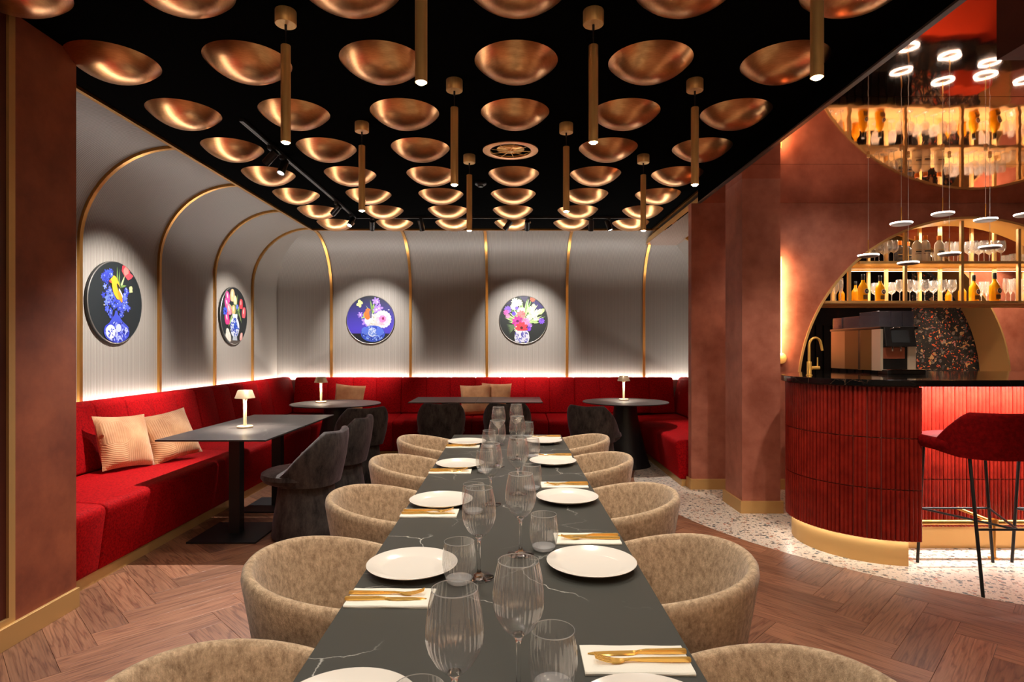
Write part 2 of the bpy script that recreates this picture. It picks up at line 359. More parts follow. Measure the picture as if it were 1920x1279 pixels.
def kids(o): return [c for c in bpy.data.objects if c.parent == o]
def dup(root, loc, rz=None, label=None, group=None):
    def cp(o, par):
        c = o.copy(); COL.objects.link(c); c.parent = par
        if par is not None: c.matrix_parent_inverse = o.matrix_parent_inverse.copy()
        for k in KIDS.get(o.name, []): cp(k, c)
        return c
    KIDS = {}
    for o in bpy.data.objects:
        if o.parent: KIDS.setdefault(o.parent.name, []).append(o)
    r = cp(root, None); r.location = loc
    if rz is not None: r.rotation_euler = (0, 0, rz)
    if label: r['label'] = label
    if group: r['group'] = group
    return r
def struct(name, bm, m, label=None, smooth=False, parent=None):
    o = obj(name, bm, m, parent, smooth)
    if parent is None: o['kind'] = 'structure'
    if label: o['label'] = label
    return o
ORD = ['first', 'second', 'third', 'fourth', 'fifth', 'sixth', 'seventh', 'eighth', 'ninth', 'tenth', 'eleventh', 'twelfth', 'thirteenth', 'fourteenth', 'fifteenth', 'sixteenth']
def wall_px(px, py, d): return ((px-956)/F*d, 1.4-(py-655)/F*d)

# ================================================================== THE SETTING
XW, DW, XR, ZC, RC = 3.40, 8.64, 2.67, 3.00, .765     # niche: left wall, back wall, right wall, ceiling, cove radius
ZG, DB = 2.86, 5.92                                   # glossy ceiling, bar wall
CXA, CZA, RA = 4.608, .989, 1.725                     # bar arch

# floor: slab, herringbone planks, terrazzo
bm = BM(); bx(bm, -3.5, 8.2, -3, 8.8, -.10, -.012); FLOOR = struct('floor', bm, M['subfloor'], 'oak herringbone floor of the dining room')
PW, PL = .163, .669
bm = BM(); r = box(bm, (0, 0, 0), (PL-.0012, PW-.0012, .011), .0008)
plank_src = obj('plank', bm, M['wood'], FLOOR, smooth=False); first = True
TCX, TCY, TR = 4.40, 5.90, 3.10
cand = []
for k in range(-60, 60):
    for m_ in range(-8, 10):
        for kind in (0, 1):
            u, v = k*PW+m_*PL, k*PW-m_*PL
            if kind == 0: u += PL/2; v += PW/2; a = PI/4
            else: u += PL+PW/2; v += PW-PL/2; a = 3*PI/4
            x = -1.945+(u-v)/math.sqrt(2); y = 2.795+(u+v)/math.sqrt(2)
            if not (-2.80 < x < 3.6 and 2.05 < y < 7.75): continue
            if math.hypot(x-TCX, y-TCY) < TR-.36: continue
            if x < -2.78 or (x < -2.5 and y < 3.2 and x < -2.66): continue
            cand.append((y, x, a))
cand.sort()
for i, (y, x, a) in enumerate(cand[:300]):
    o = plank_src if i == 0 else plank_src.copy()
    if i: COL.objects.link(o); o.parent = FLOOR
    o.location = (x, y, -.0055); o.rotation_euler = (0, 0, a)
bm = BM()
prism(bm, [(TCX+TR*math.cos(2*PI*i/128), TCY+TR*math.sin(2*PI*i/128)) for i in range(128)], -.011, .0015)
struct('floor_terrazzo', bm, M['terrazzo'], 'round cream terrazzo floor around the bar')

# left wall with flush gold strip, dark door panel and baseboard
bm = BM(); bx(bm, -2.56, -2.36, 2.823, 3.222, 0, ZC)
WL = struct('wall_left', bm, M['plaster'], 'rust red plaster wall end at the left')
bm = BM(); bx(bm, -2.56, -2.372, -3, 2.787, 0, ZC); obj('panel', bm, M['dark_panel'], WL, False)
bm = BM(); bx(bm, -2.56, -2.358, 2.787, 2.823, 0.10, ZC); bx(bm, -2.5, -2.358, -3, 2.787, .105, .135); struct('trim_1', bm, M['gold_paint'], 'flush gold strip on the left wall')
bm = BM(); bx(bm, -2.5, -2.342, -3, 3.224, 0, .105, .002); struct('baseboard_left', bm, M['gold_paint'], 'gold baseboard along the left wall')
bm = BM(); bx(bm, -XW-.1, -2.56, 3.0, 3.12, 0, ZC); struct('wall_niche_end', bm, M['plaster'], 'hidden end wall of the seating niche')

# niche walls with cove
NA = 14
def cove(s0=.62):
    pts = [(0, s0), (0, ZC-RC)]
    pts += [(RC*(1-math.cos(PI/2*i/NA)), ZC-RC+RC*math.sin(PI/2*i/NA)) for i in range(1, NA+1)]
    return pts
def cove_panel(to_xyz, a0, a1, mitre0=None, mitre1=None):
    """to_xyz(s, p, z): s along the wall; mitres give s as a function of p"""
    bm = BM(); uv = bm.loops.layers.uv.new('UVMap'); rows = []; arc = 0; last = None
    for (p, z) in cove():
        if last: arc += math.hypot(p-last[0], z-last[1])
        last = (p, z)
        s0 = mitre0(p) if mitre0 else a0; s1 = mitre1(p) if mitre1 else a1
        rows.append([(bm.verts.new(to_xyz(s0, p, z)), s0, arc), (bm.verts.new(to_xyz(s1, p, z)), s1, arc)])
    for a, b in zip(rows, rows[1:]):
        q = (a[0], a[1], b[1], b[0]); f = bm.faces.new([t[0] for t in q])
        for lp, t in zip(f.loops, q): lp[uv].uv = (t[1], t[2])
    return bm
def cove_trim(to_xyz, s, wd=.036, th=.022, z0=.9):
    bm = BM(); c = [(0, z0), (0, ZC-RC)] + cove()[2:]
    rings = []
    for i, (p, z) in enumerate(c):
        if i <= 1: nx, nz = 1, 0
        else:
            a = PI/2*(i-1)/NA; nx, nz = math.cos(a), -math.sin(a)
        rings.append([to_xyz(s-wd/2, p, z), to_xyz(s+wd/2, p, z), to_xyz(s+wd/2, p+nx*th, z+nz*th), to_xyz(s-wd/2, p+nx*th, z+nz*th)])
    ring_skin(bm, rings); return bm
def wall_niche(name, backing, to_xyz, edges, trims, m0, m1, label):
    bm = BM(); bx(bm, *backing); W = struct(name, bm, M['plaster'], label)
    for i in range(len(edges)-1):
        obj('panel', cove_panel(to_xyz, edges[i], edges[i+1], m0 if i == 0 else None, m1 if i == len(edges)-2 else None), M['ribbed'], W, True)
    for s in trims: obj('trim', cove_trim(to_xyz, s), M['gold'], W, True, ang=30)
    return W
Lf = lambda s, p, z: (-XW+p, s, z)
Bf = lambda s, p, z: (s, DW-p, z)
Rf = lambda s, p, z: (XR-p, s, z)
tl = [3.60, 4.665, 5.727, 6.80, 7.80]; tb = [-2.60, -1.448, -.335, .833, 1.954]
wall_niche('wall_left_niche', (-XW-.14, -XW-.02, 3.12, DW, 0, ZC), Lf, [3.12]+tl+[DW], tl, None, lambda p: DW-p, 'ribbed taupe wall of the left niche curving into the ceiling')
wall_niche('wall_back', (-XW, XR, DW+.02, DW+.14, 0, ZC), Bf, [-XW]+tb+[XR], tb, lambda p: -XW+p, lambda p: XR-p, 'ribbed taupe back wall curving into the ceiling')
wall_niche('wall_right_niche', (XR+.02, XR+.1, 6.05, DW, 0, ZC), Rf, [6.04, 7.80, DW], [7.80], None, lambda p: DW-p, 'ribbed taupe right wall of the niche')
# ceiling
XL = -XW+RC; XE = XR-RC; YB = DW-RC
bm = BM(); bx(bm, XL-.02, XE+.02, -3, YB+.02, ZC, ZC+.06); bx(bm, -2.6, XL, -3, 3.2, ZC, ZC+.06)
struct('ceiling', bm, M['black_ceiling'], 'matt black ceiling over the dining room')
bm = BM()
bx(bm, XL-.012, XL+.018, 3.2, YB, ZC-.022, ZC-.001); bx(bm, XL, XE, YB-.018, YB+.012, ZC-.022, ZC-.001); bx(bm, XE-.018, XE+.012, 5.9, YB, ZC-.022, ZC-.001)
struct('trim_2', bm, M['gold'], 'thin gold strip round the edge of the black ceiling')
bm = BM(); bx(bm, XE-.03, XE, -3, 5.9, ZG-.002, ZC); struct('ceiling_edge', bm, M['black_ceiling'], 'black side of the dropped bar ceiling')
bm = BM(); bx(bm, XE-.034, XE-.002, -3, 5.9, ZG-.006, ZG+.006); struct('trim_3', bm, M['grey_metal'], 'grey metal edge strip of the bar ceiling')
# bar ceiling of glossy panels
bm = BM(); bx(bm, XE, 8.2, -3, 8.6, ZG+.015, ZG+.08); CB = struct('ceiling_bar', bm, M['gold_paint'], 'glossy copper panel ceiling over the bar')
for y0, y1 in ((-3, .92), (.92, 2.17), (2.17, 3.42), (3.42, 4.67), (4.67, DB), (DB+.12, 8.6)):
    bm = BM(); bx(bm, XE, 8.2, y0+.003, y1-.003, ZG, ZG+.012); obj('panel', bm, M['mirror'], CB, False)
# bulkhead at upper right
bm = BM(); bx(bm, 2.02, 2.5, -1.2, 2.457, 2.60, ZG); struct('beam_right', bm, M['dark_panel'], 'dark maroon bulkhead at the top right')

# bar wall with arch
def arch_wall(bm, x0, x1, z1, y0, y1, cx, cz, R, n=48):
    def prof():
        pts = [(x0, 0), (x0, z1), (x1, z1), (x1, 0)]
        if cx+R < x1: pts += [(cx+R, 0)]
        arc = [(cx+R*math.cos(PI*i/n), cz+R*math.sin(PI*i/n)) for i in range(n+1)]
        return arc
    arc = prof(); cols = [(x0, 0)] + [(x, z) for x, z in reversed(arc)] + [(x1, 0)]
    def quad(p): bm.faces.new([bm.verts.new(q) for q in p])
    for y in (y0, y1):
        quad([(x0, y, 0), (cx-R, y, 0), (cx-R, y, z1), (x0, y, z1)]); quad([(cx+R, y, 0), (x1, y, 0), (x1, y, z1), (cx+R, y, z1)])
        for (xa, za), (xb, zb) in zip(cols[1:-2], cols[2:-1]): quad([(xa, y, za), (xb, y, zb), (xb, y, z1), (xa, y, z1)])
    for (xa, za), (xb, zb) in zip(cols[1:-2], cols[2:-1]): quad([(xa, y0, za), (xb, y0, zb), (xb, y1, zb), (xa, y1, za)])
    for x in (cx-R, cx+R): quad([(x, y0, 0), (x, y1, 0), (x, y1, cz), (x, y0, cz)])
    quad([(x0, y0, 0), (x0, y1, 0), (x0, y1, z1), (x0, y0, z1)]); quad([(x1, y0, 0), (x1, y1, 0), (x1, y1, z1), (x1, y0, z1)])
    bmesh.ops.remove_doubles(bm, verts=bm.verts, dist=1e-4)
def arch_liner(bm, cx, cz, R, t, y0, y1, n=56, z0=0):
    o = [(cx-R, z0)] + [(cx+R*math.cos(PI-PI*i/n), cz+R*math.sin(PI-PI*i/n)) for i in range(n+1)] + [(cx+R, z0)]
    q = R-t; i_ = [(cx-q, z0)] + [(cx+q*math.cos(PI-PI*i/n), cz+q*math.sin(PI-PI*i/n)) for i in range(n+1)] + [(cx+q, z0)]
    rings = [[(a[0], y0, a[1]), (a[0], y1, a[1]), (b[0], y1, b[1]), (b[0], y0, b[1])] for a, b in zip(o, i_)]
    ring_skin(bm, rings)
bm = BM(); arch_wall(bm, 1.815, 8.0, ZC-.001 if False else ZG, DB, DB+.10, CXA, CZA, RA+.012)
struct('wall_bar', bm, M['plaster_pink'], 'copper coloured plaster wall with the round bar arch')
bm = BM(); arch_liner(bm, CXA, CZA, RA+.012, .022, DB-.012, DB+.34); struct('trim_4', bm, M['shelf_gold'], 'gold lining of the round bar arch', True)
bm = BM(); bx(bm, 1.80, CXA-RA-.01, DB-.02, DB, 0, .105, .002); bx(bm, 1.80, 1.815, DB, DB+.12, 0, .105); struct('baseboard_bar', bm, M['gold_paint'], 'gold baseboard of the bar wall')
# unseen wall behind the camera, added as a source of fill and reflections
bm = BM(); bx(bm, -2.56, 8.2, -3.1, -3.0, 0, ZC); struct('rear_bounce_wall', bm, M['rear'], 'unseen pale plaster rear wall added to bounce fill light')
# column
bm = BM(); bx(bm, 1.985, 2.312, 5.06, 5.45, 0, ZG); struct('column', bm, M['plaster_pink'], 'square copper plaster column in front of the bar')
bm = BM(); bx(bm, 1.965, 2.332, 5.04, 5.47, 0, .105, .002); struct('baseboard_column', bm, M['gold_paint'], 'gold foot of the square column')
# room behind the arch
def half_arch(cx, cz, R, xl, n=44):
    am = math.acos((xl-cx)/R); return [(cx+R*math.cos(am*i/n), cz+R*math.sin(am*i/n)) for i in range(n+1)]
bm = BM(); A = half_arch(4.36, 1.0, 1.90, 2.82)
for (xa, za), (xb, zb) in zip(A, A[1:]): ring_skin(bm, [[(xa, 7.40, za), (xa, 7.50, za), (xa, 7.50, ZG), (xa, 7.40, ZG)], [(xb, 7.40, zb), (xb, 7.50, zb), (xb, 7.50, ZG), (xb, 7.40, ZG)]])
bx(bm, 6.26, 8.0, 7.40, 7.50, 0, ZG); struct('wall_far', bm, M['plaster_pink'], 'copper plaster wall far behind the bar')
bm = BM(); A2 = half_arch(4.36, 1.0, 1.88, 2.82); A3 = half_arch(4.36, 1.0, 1.899, 2.82)
ring_skin(bm, [[(a[0], 7.39, a[1]), (a[0], 7.86, a[1]), (b[0], 7.86, b[1]), (b[0], 7.39, b[1])] for a, b in zip([(6.259, 0)]+A3, [(6.24, 0)]+A2)])
struct('trim_5', bm, M['gold_paint'], 'yellow gold lining of the far arch', True)
bm = BM(); bx(bm, 5.35, 8.0, 7.9, 8.0, 0, ZG); struct('wall_paper', bm, M['wallpaper'], 'dark floral wallpapered wall seen through the far arch')
bm = BM(); bx(bm, 2.80, 5.35, 7.88, 8.0, 0, ZG)
WD = struct('wall_slats', bm, M['wood_dark'], 'dark slatted wall behind the coffee machine')
slat = None
for i in range(22):
    if slat is None:
        bm = BM(); bx(bm, -.04, .04, 0, .03, 0, 1.72, .004); slat = obj('slat', bm, M['wood_dark'], WD, False); o = slat
    else: o = slat.copy(); COL.objects.link(o)
    o.location = (3.05+i*.105, 7.85, .0)
bm = BM(); bx(bm, 2.72, 2.80, 6.02, 8.6, 0, ZG); struct('wall_bar_side', bm, M['dark_panel'], 'side wall of the room behind the bar')

# ================================================================== LIGHTING (fixtures built below carry their own lamps)
# LED strips hidden behind the backrests
LEDC = (1, .94, .87)
lamp('AREA', (-XW+.03, 5.9, .955), 42, LEDC, None, .02, 5.2, name='led_strip').rotation_euler = (PI, 0, 0)
o = lamp('AREA', (-.37, DW-.03, .955), 92, LEDC, None, 6.0, .02, name='led_strip'); o.rotation_euler = (PI, 0, 0)
lamp('AREA', (XR-.03, 7.3, .955), 22, LEDC, None, .02, 2.4, name='led_strip').rotation_euler = (PI, 0, 0)

# ================================================================== CEILING DOMES
bm = BM(); RD, HD = .231, .105; RS = (RD*RD+HD*HD)/(2*HD); amax = math.asin(RD/RS)
lathe(bm, [(RD-.004, 0), (RD, 0)] + [(RS*math.sin(amax*(1-i/12)), -(RS*math.cos(amax*(1-i/12))-RS*math.cos(amax))) for i in range(0, 12)] + [(0, -HD)], 48)
dome = obj('copper_dome', bm, M['copper_dome']); dome['category'] = 'ceiling dome'; dome['group'] = 'copper domes on the black ceiling'
rows = [2.60, 3.29, 4.0, 4.70, 5.40, 6.10, 6.80, 7.48]; first = True
RN = ['nearest row', 'second row from the front', 'third row from the front', 'fourth row from the front', 'fourth row from the back', 'third row from the back', 'second row from the back', 'rearmost row']
CN = ['far left column', 'second column from the left', 'third column from the left', 'third column from the right', 'second column from the right', 'far right column']
for j, y in enumerate(rows):
    for k in range(6):
        if j == 3 and k == 3: continue
        o = dome if first else dome.copy()
        if not first: COL.objects.link(o)
        first = False
        o.location = (.035+.745*(k-3), y, ZC)
        o['label'] = 'copper ceiling dome, %s, %s' % (RN[j], CN[k])
# round vent in the dome grid
v = thing('ceiling_vent', 'round copper ceiling vent with open spokes between the domes', 'vent', (.005, 4.74, ZC))
bm = BM(); lathe(bm, [(.22, 0), (.222, -.012), (.19, -.018), (.165, -.014), (.165, 0)], 48); obj('ring', bm, M['copper_dome'], v)
bm = BM(); lathe(bm, [(.165, -.004)]+[(.15*math.cos(PI/2*i/8), .02-.03*math.sin(PI/2*i/8)) for i in range(8)]+[(0, -.012)], 40); obj('bowl', bm, M['gold_bright'], v)
for i in range(9):
    a = 2*PI*i/9; bm = BM(); tube(bm, [(.02*math.cos(a), .02*math.sin(a), -.014), (.16*math.cos(a), .16*math.sin(a), -.016)], .003, 6); obj('spoke', bm, M['bronze'], v)
bm = BM(); lathe(bm, [(.025, -.005), (.025, -.02), (0, -.022)], 20); obj('hub', bm, M['bronze'], v)
o = thing('smoke_detector', 'small black smoke detector on the ceiling', 'detector', (-.28, 5.67, ZC))
bm = BM(); lathe(bm, [(.055, 0), (.055, -.02), (.045, -.03), (0, -.03)], 24); obj('body', bm, M['black_satin'], o)
bm = BM(); lathe(bm, [(.03, -.03), (.025, -.045), (0, -.048)], 20); obj('sensor', bm, M['black'], o)

# ================================================================== PENDANT TUBES
def make_pendant():
    t = thing('tube_pendant', '', 'pendant light', (0, 0, ZC), 0, 'brass tube pendants under the black ceiling')
    bm = BM(); lathe(bm, [(0, 0), (.048, 0), (.049, -.003), (.049, -.062), (.047, -.065), (0, -.065)], 32); obj('canopy', bm, M['bronze'], t)
    bm = BM(); lathe(bm, [(.006, -.065), (.006, -.09), (.003, -.092), (.0025, -.165), (0, -.165)], 10); obj('cord', bm, M['black'], t)
    bm = BM(); lathe(bm, [(0, -.163), (.0215, -.163), (.0225, -.165), (.0225, -.622), (.020, -.622), (.020, -.60)], 28); obj('tube', bm, M['bronze'], t)
    bm = BM(); lathe(bm, [(.0198, -.612), (.0198, -.621), (.012, -.628), (0, -.630)], 24); obj('lens', bm, M['emit_warm'], t)
    return t
PP = [(-.325, 2.17), (1.105, 2.13), (-1.06, 2.80), (.395, 2.80), (-.33, 3.52), (1.10, 3.52), (-1.045, 4.18), (.40, 4.20), (-.334, 4.88), (1.10, 4.88)]
PLb = ['front row pendant left, its canopy above the picture', 'front row pendant right, close to the bar ceiling', 'second row pendant, left of the table', 'second row pendant, right of the table',
       'third row pendant, left one', 'third row pendant, right one by the bar ceiling edge', 'fourth row pendant, left one', 'fourth row pendant, right one', 'rearmost row pendant, left one', 'rearmost row pendant, right one']
pend = make_pendant()
for i, (x, y) in enumerate(PP):
    o = pend if i == 0 else dup(pend, (x, y, ZC))
    o.location = (x, y, ZC); o['label'] = 'slim brass tube ' + PLb[i]
    lamp('SPOT', (x, y, ZC-.635), W_PENDANT, WARM, (x, y, 0), .012, angle=126, blend=.95, name='pendant_light')
for x, y in ((-1.06, 1.42), (.395, 1.42), (-.33, .70), (-1.06, 0), (.4, 0)):        # the pendant grid goes on overhead, out of frame
    lamp('SPOT', (x, y, ZC-.635), W_PENDANT*.8, WARM, (x, y, 0), .02, angle=126, blend=.95, name='pendant_light')

# ================================================================== TRACKS AND SPOTLIGHTS
bm = BM(); bx(bm, -1.876, -1.846, 4.10, 7.125, ZC-.022, ZC); o = obj('track_rail', bm, M['black'], None, False); tag(o, 'black lighting track running along the left of the ceiling', 'track')
bm = BM(); bx(bm, -1.870, -1.866, 4.10, 7.14, ZC-.024, ZC-.022); bx(bm, -1.856, -1.852, 4.10, 7.14, ZC-.024, ZC-.022); obj('conductor', bm, M['grey_metal'], o, False)
bm = BM(); bx(bm, -1.846, 1.60, 7.125, 7.155, ZC-.022, ZC); o = obj('track_rail', bm, M['black'], None, False); tag(o, 'black lighting track across the back of the ceiling', 'track')
bm = BM(); bx(bm, -1.846, 1.60, 7.123, 7.127, ZC-.024, ZC-.020); obj('conductor', bm, M['grey_metal'], o, False)
def spotlight(x, y, target, label, watts, ang, lit=True, blend=.85):
    t = thing('track_spotlight', label, 'spotlight', (x, y, ZC-.022), 0, 'black spotlights on the ceiling tracks')
    bm = BM(); bx(bm, -.016, .016, -.05, .05, -.03, 0, .004); obj('adapter', bm, M['black'], t, False)
    bm = BM(); tube(bm, [(0, 0, -.03), (0, 0, -.075)], .006, 8); obj('arm', bm, M['black'], t)
    piv = Vector((0, 0, -.075)); d = (Vector(target)-Vector((x, y, ZC-.1))).normalized(); q = d.to_track_quat('-Z', 'Y').to_euler()
    bm = BM(); lathe(bm, [(0, .055), (.028, .055), (.031, .052), (.031, -.075), (.027, -.075), (.026, -.066)], 24); obj('head', bm, M['black_satin'], t, loc=piv, rot=q)
    bm = BM(); lathe(bm, [(.026, -.068), (0, -.070)], 20); obj('lens', bm, M['emit_spot'], t, loc=piv, rot=q)
    p = Vector((x, y, ZC-.097))+d*.085
    lamp('SPOT', p, watts, WHITE, target, .02, angle=ang, blend=blend, name='spot_light')
spotlight(-1.86, 4.62, (-XW, 5.06, 1.56), 'left track spotlight nearest the camera, aimed at the first picture', W_ART*1.05, 48)
spotlight(-1.86, 4.86, (-2.3, 3.55, .0), 'left track spotlight beside the nearest one, aimed at the bench', W_TRACK*2.0, 72)
spotlight(-1.86, 6.36, (-XW, 7.24, 1.60), 'left track spotlight halfway along, aimed at the tulip picture', W_ART, 40)
spotlight(-1.86, 6.95, (-2.4, 5.4, .6), 'left track spotlight near the back corner', W_TRACK, 46)
spotlight(-1.66, 7.14, (-2.03, DW, 1.62), 'back track spotlight, leftmost, aimed at the robin picture', W_ART*.72, 50)
spotlight(-1.07, 7.14, (-.6, 8.2, .45), 'back track spotlight, second from the left', W_TRACK*.36, 42)
spotlight(-.02, 7.14, (-1.9, 7.6, .5), 'back track spotlight, third from the left', W_TRACK*.4, 40)
spotlight(.21, 7.14, (.198, DW, 1.62), 'back track spotlight, third from the right, aimed at the bouquet picture', W_ART*.72, 50)
spotlight(.98, 7.14, (1.0, 8.2, .45), 'back track spotlight, second from the right', W_TRACK*.36, 42)
spotlight(1.19, 7.14, (1.95, 6.7, .3), 'back track spotlight, rightmost', W_TRACK*.8, 44)

# ================================================================== WALL ART
DISC = []
def art(name, label, shapes, loc, rot, bg):
    t = thing('round_picture', label, 'picture', loc); t.rotation_euler = rot; t['group'] = 'round flower pictures on the taupe walls'
    R = .35
    bm = BM(); lathe(bm, [(0, 0), (R, 0), (R, .022), (R-.003, .0245), (0, .0245)], 72); obj('board', bm, M['black_satin'], t)
    bm = BM(); lathe(bm, [(R+.0005, .0195), (R+.0015, .0215), (R-.003, .0265), (R-.006, .025)], 72); obj('rim', bm, M['grey_metal'], t)
    me_v, me_f, me_c = [], [], []
    z = .0250
    def add(pts, c):
        nonlocal z
        z += .000008
        q = []
        for (u, v) in pts:
            rr = math.hypot(u, v)
            if rr > .985: u, v = u*.985/rr, v*.985/rr
            q.append((u*R, v*R, z))
        if len(q) < 3: return
        b = len(me_v); me_v.extend(q); me_f.append(list(range(b, b+len(q)))); me_c.append(c)
    N = 40
    if callable(bg): bg(add)
    else: add([(math.cos(2*PI*i/72), math.sin(2*PI*i/72)) for i in range(72)], bg)
    rnd = random.Random(len(label))
    def ell(cx, cy, rx, ry, c, rot=0, n=20):
        ca, sa = math.cos(rot), math.sin(rot)
        add([(cx+rx*math.cos(2*PI*i/n)*ca-ry*math.sin(2*PI*i/n)*sa, cy+rx*math.cos(2*PI*i/n)*sa+ry*math.sin(2*PI*i/n)*ca) for i in range(n)], c)
    def leaf(x0, y0, x1, y1, wd, c):
        dx, dy = x1-x0, y1-y0; l = math.hypot(dx, dy) or 1; nx, ny = -dy/l*wd, dx/l*wd
        add([(x0, y0), (x0+dx*.35+nx, y0+dy*.35+ny), (x0+dx*.7+nx*.7, y0+dy*.7+ny*.7), (x1, y1), (x0+dx*.7-nx*.7, y0+dy*.7-ny*.7), (x0+dx*.35-nx, y0+dy*.35-ny)], c)
    def flower(cx, cy, r, n, c, cc=None, ph=0):
        for i in range(n):
            a = ph+2*PI*i/n; k = .75+.5*rnd.random(); cl = tuple(min(1, q*k) for q in c[:3])+(1,)
            ell(cx+math.cos(a)*r*.55, cy+math.sin(a)*r*.55, r*.5, r*.26, cl, a, 10)
        if cc: ell(cx, cy, r*.28, r*.28, cc, 0, 10)
    shapes(add, ell, leaf, flower, rnd)
    me = bpy.data.meshes.new('print'); me.from_pydata(me_v, [], me_f)
    ca = me.color_attributes.new('Col', 'FLOAT_COLOR', 'CORNER'); k = 0
    for f, c in zip(me_f, me_c):
        for _ in f: ca.data[k].color = c; k += 1
    me.materials.append(M['print']); o = bpy.data.objects.new('print', me); COL.objects.link(o); o.parent = t
    return t
BL, BL2, WHT, GRN, GRN2, PNK, RED, YEL = sg(62, 84, 205), sg(110, 128, 235), sg(235, 232, 240), sg(120, 150, 80), sg(70, 96, 60), sg(215, 70, 140), sg(226, 66, 76), sg(245, 180, 50)
DARK = sg(38, 42, 44)
def vase_round(add, ell, cx, cy, rx, ry, rnd, base, spot, n=60):
    ell(cx, cy, rx, ry, base, 0, 36)
    for i in range(n):
        a = rnd.random()*2*PI; r = math.sqrt(rnd.random())*.9
        ell(cx+rx*r*math.cos(a), cy+ry*r*math.sin(a), .035+.03*rnd.random(), .016+.014*rnd.random(), spot[i % len(spot)], rnd.random()*PI, 7)
def art1(add, ell, leaf, flower, rnd):
    leaf(.02, .1, .02, .9, .03, GRN); leaf(.05, .1, .12, .85, .03, GRN); leaf(.1, .3, .32, .72, .03, sg(200, 215, 150)); leaf(.12, .4, .36, .45, .03, GRN); leaf(.1, .1, .14, .55, .05, GRN2)
    for dx, dy, c in ((-.17, .12, RED), (-.05, .05, sg(245, 110, 110)), (.08, -.02, RED), (.2, -.12, sg(235, 80, 90)), (.02, .12, sg(250, 140, 130))): leaf(.30, .68, .44+dx, .88+dy*1.3, .1, c)
    for cx, cy, s in ((-.30, .66, .13), (-.40, .55, .11), (-.2, .7, .1), (-.35, .44, .11), (-.28, .32, .1), (-.45, .62, .09), (-.38, .16, .13), (-.3, .05, .13), (-.12, .16, .14), (-.15, -.03, .12), (.05, .1, .15), (.18, .12, .14), (.33, .2, .12), (.3, -.02, .12),
                      (.12, -.1, .15), (.24, -.14, .12), (-.3, -.24, .12), (-.25, -.32, .08), (.16, -.3, .1), (.02, -.05, .12), (.44, -.1, .08), (.33, .3, .08)):
        [flower(cx+rnd.uniform(-.8, .8)*s, cy+rnd.uniform(-.8, .8)*s, s*rnd.uniform(.4, .75), 5, rnd.choice([BL, BL2, sg(84, 100, 225), sg(60, 70, 190), sg(50, 60, 160)]), rnd.choice([sg(190, 190, 245), None]), rnd.random()*3) for _ in range(5)]
    add([(-.28, -.5), (-.1, -.3), (-.07, -.2), (.0, -.2), (.03, -.3), (.2, -.45), (.45, -.6), (-.45, -.6)], sg(70, 84, 200))
    vase_round(add, ell, -.01, -.72, .47, .26, rnd, sg(60, 72, 195), [sg(190, 196, 245), sg(40, 48, 150), sg(120, 130, 230)], 110)
    ell(-.24, -.72, .17, .17, WHT, .3); ell(.05, -.62, .1, .1, sg(205, 210, 245))
    for i in range(12): ell(-.24+rnd.uniform(-.1, .1), -.75+rnd.uniform(-.1, .1), .04, .015, BL, rnd.random()*3, 7)
    ell(-.04, .36, .14, .3, YEL, .35, 24); ell(-.14, .52, .12, .085, YEL, .2); ell(.09, .3, .05, .2, sg(40, 40, 36), .55); ell(.13, .24, .03, .13, WHT, .6); ell(.1, .16, .06, .16, sg(240, 150, 40), .5); ell(-.25, .49, .05, .03, sg(235, 90, 70), -.3)
    for a, b_ in ((-.03, .03), (.03, .04), (-.02, -.04), (.03, -.03)): ell(.51+a, .37+b_, .035, .05, sg(220, 222, 150), a*20)
    ell(-.47, -.09, .03, .015, sg(210, 200, 170))
def art2(add, ell, leaf, flower, rnd):
    ell(0, -.95, .5, .12, sg(96, 84, 76))
    for x0, y0, x1, y1, wd in ((0, 0, -.1, .7, .05), (.05, 0, .25, .8, .05), (.1, 0, .62, .6, .05), (.0, .1, -.4, .4, .06), (.15, .1, .4, .2, .05), (-.1, .1, -.45, -.4, .05), (.3, .2, .55, -.25, .03), (0, .1, .05, .6, .05), (.3, 0, .4, .5, .04)): leaf(x0, y0, x1, y1, wd, rnd.choice([GRN, GRN2, sg(160, 180, 110)]))
    def tulip(cx, cy, r, c, tilt=0):
        for dx, k in ((-.5, .8), (.5, .9), (0, 1.1)): ell(cx+dx*r*.55, cy, r*.5, r, tuple(min(1, q*k) for q in c[:3])+(1,), tilt+dx*.2, 14)
        ell(cx-.1*r, cy+.2*r, r*.2, r*.5, sg(250, 215, 205), tilt, 8)
    for cx, cy, r, c, t in ((-.5, .62, .2, PNK, .3), (-.15, .7, .22, sg(240, 190, 140), 0), (.05, .55, .16, sg(240, 210, 160), 0), (.5, .45, .18, RED, 0), (-.55, .38, .2, PNK, .5), (-.4, .2, .2, sg(235, 130, 150), .4), (-.08, .2, .17, sg(245, 180, 120), 0), (.72, .15, .2, sg(230, 90, 100), -.2), (-.55, -.12, .22, sg(220, 60, 130), .3)): tulip(cx, cy, r, c, t)
    flower(-.68, .12, .15, 8, BL, sg(30, 30, 90)); flower(.2, .32, .1, 7, BL2)
    add([(-.16, .06), (.22, .06), (.2, -.1), (.34, -.3), (-.3, -.3), (-.13, -.1)], sg(215, 220, 235))
    vase_round(add, ell, .02, -.4, .34, .36, rnd, sg(226, 228, 238), [BL, sg(50, 80, 170), sg(110, 130, 200)], 70); flower(.05, -.36, .14, 8, sg(40, 80, 190)); flower(.05, -.14, .09, 6, sg(50, 80, 180))
    add([(-.12, -.72), (.16, -.72), (.2, -.86), (-.16, -.86)], sg(190, 195, 205))
    for cx, cy in ((-.5, -.62), (-.4, -.75), (-.55, -.78)): tulip(cx, cy, .17, sg(238, 226, 208), .2)
    tulip(.5, -.72, .15, sg(238, 170, 160), -.3)
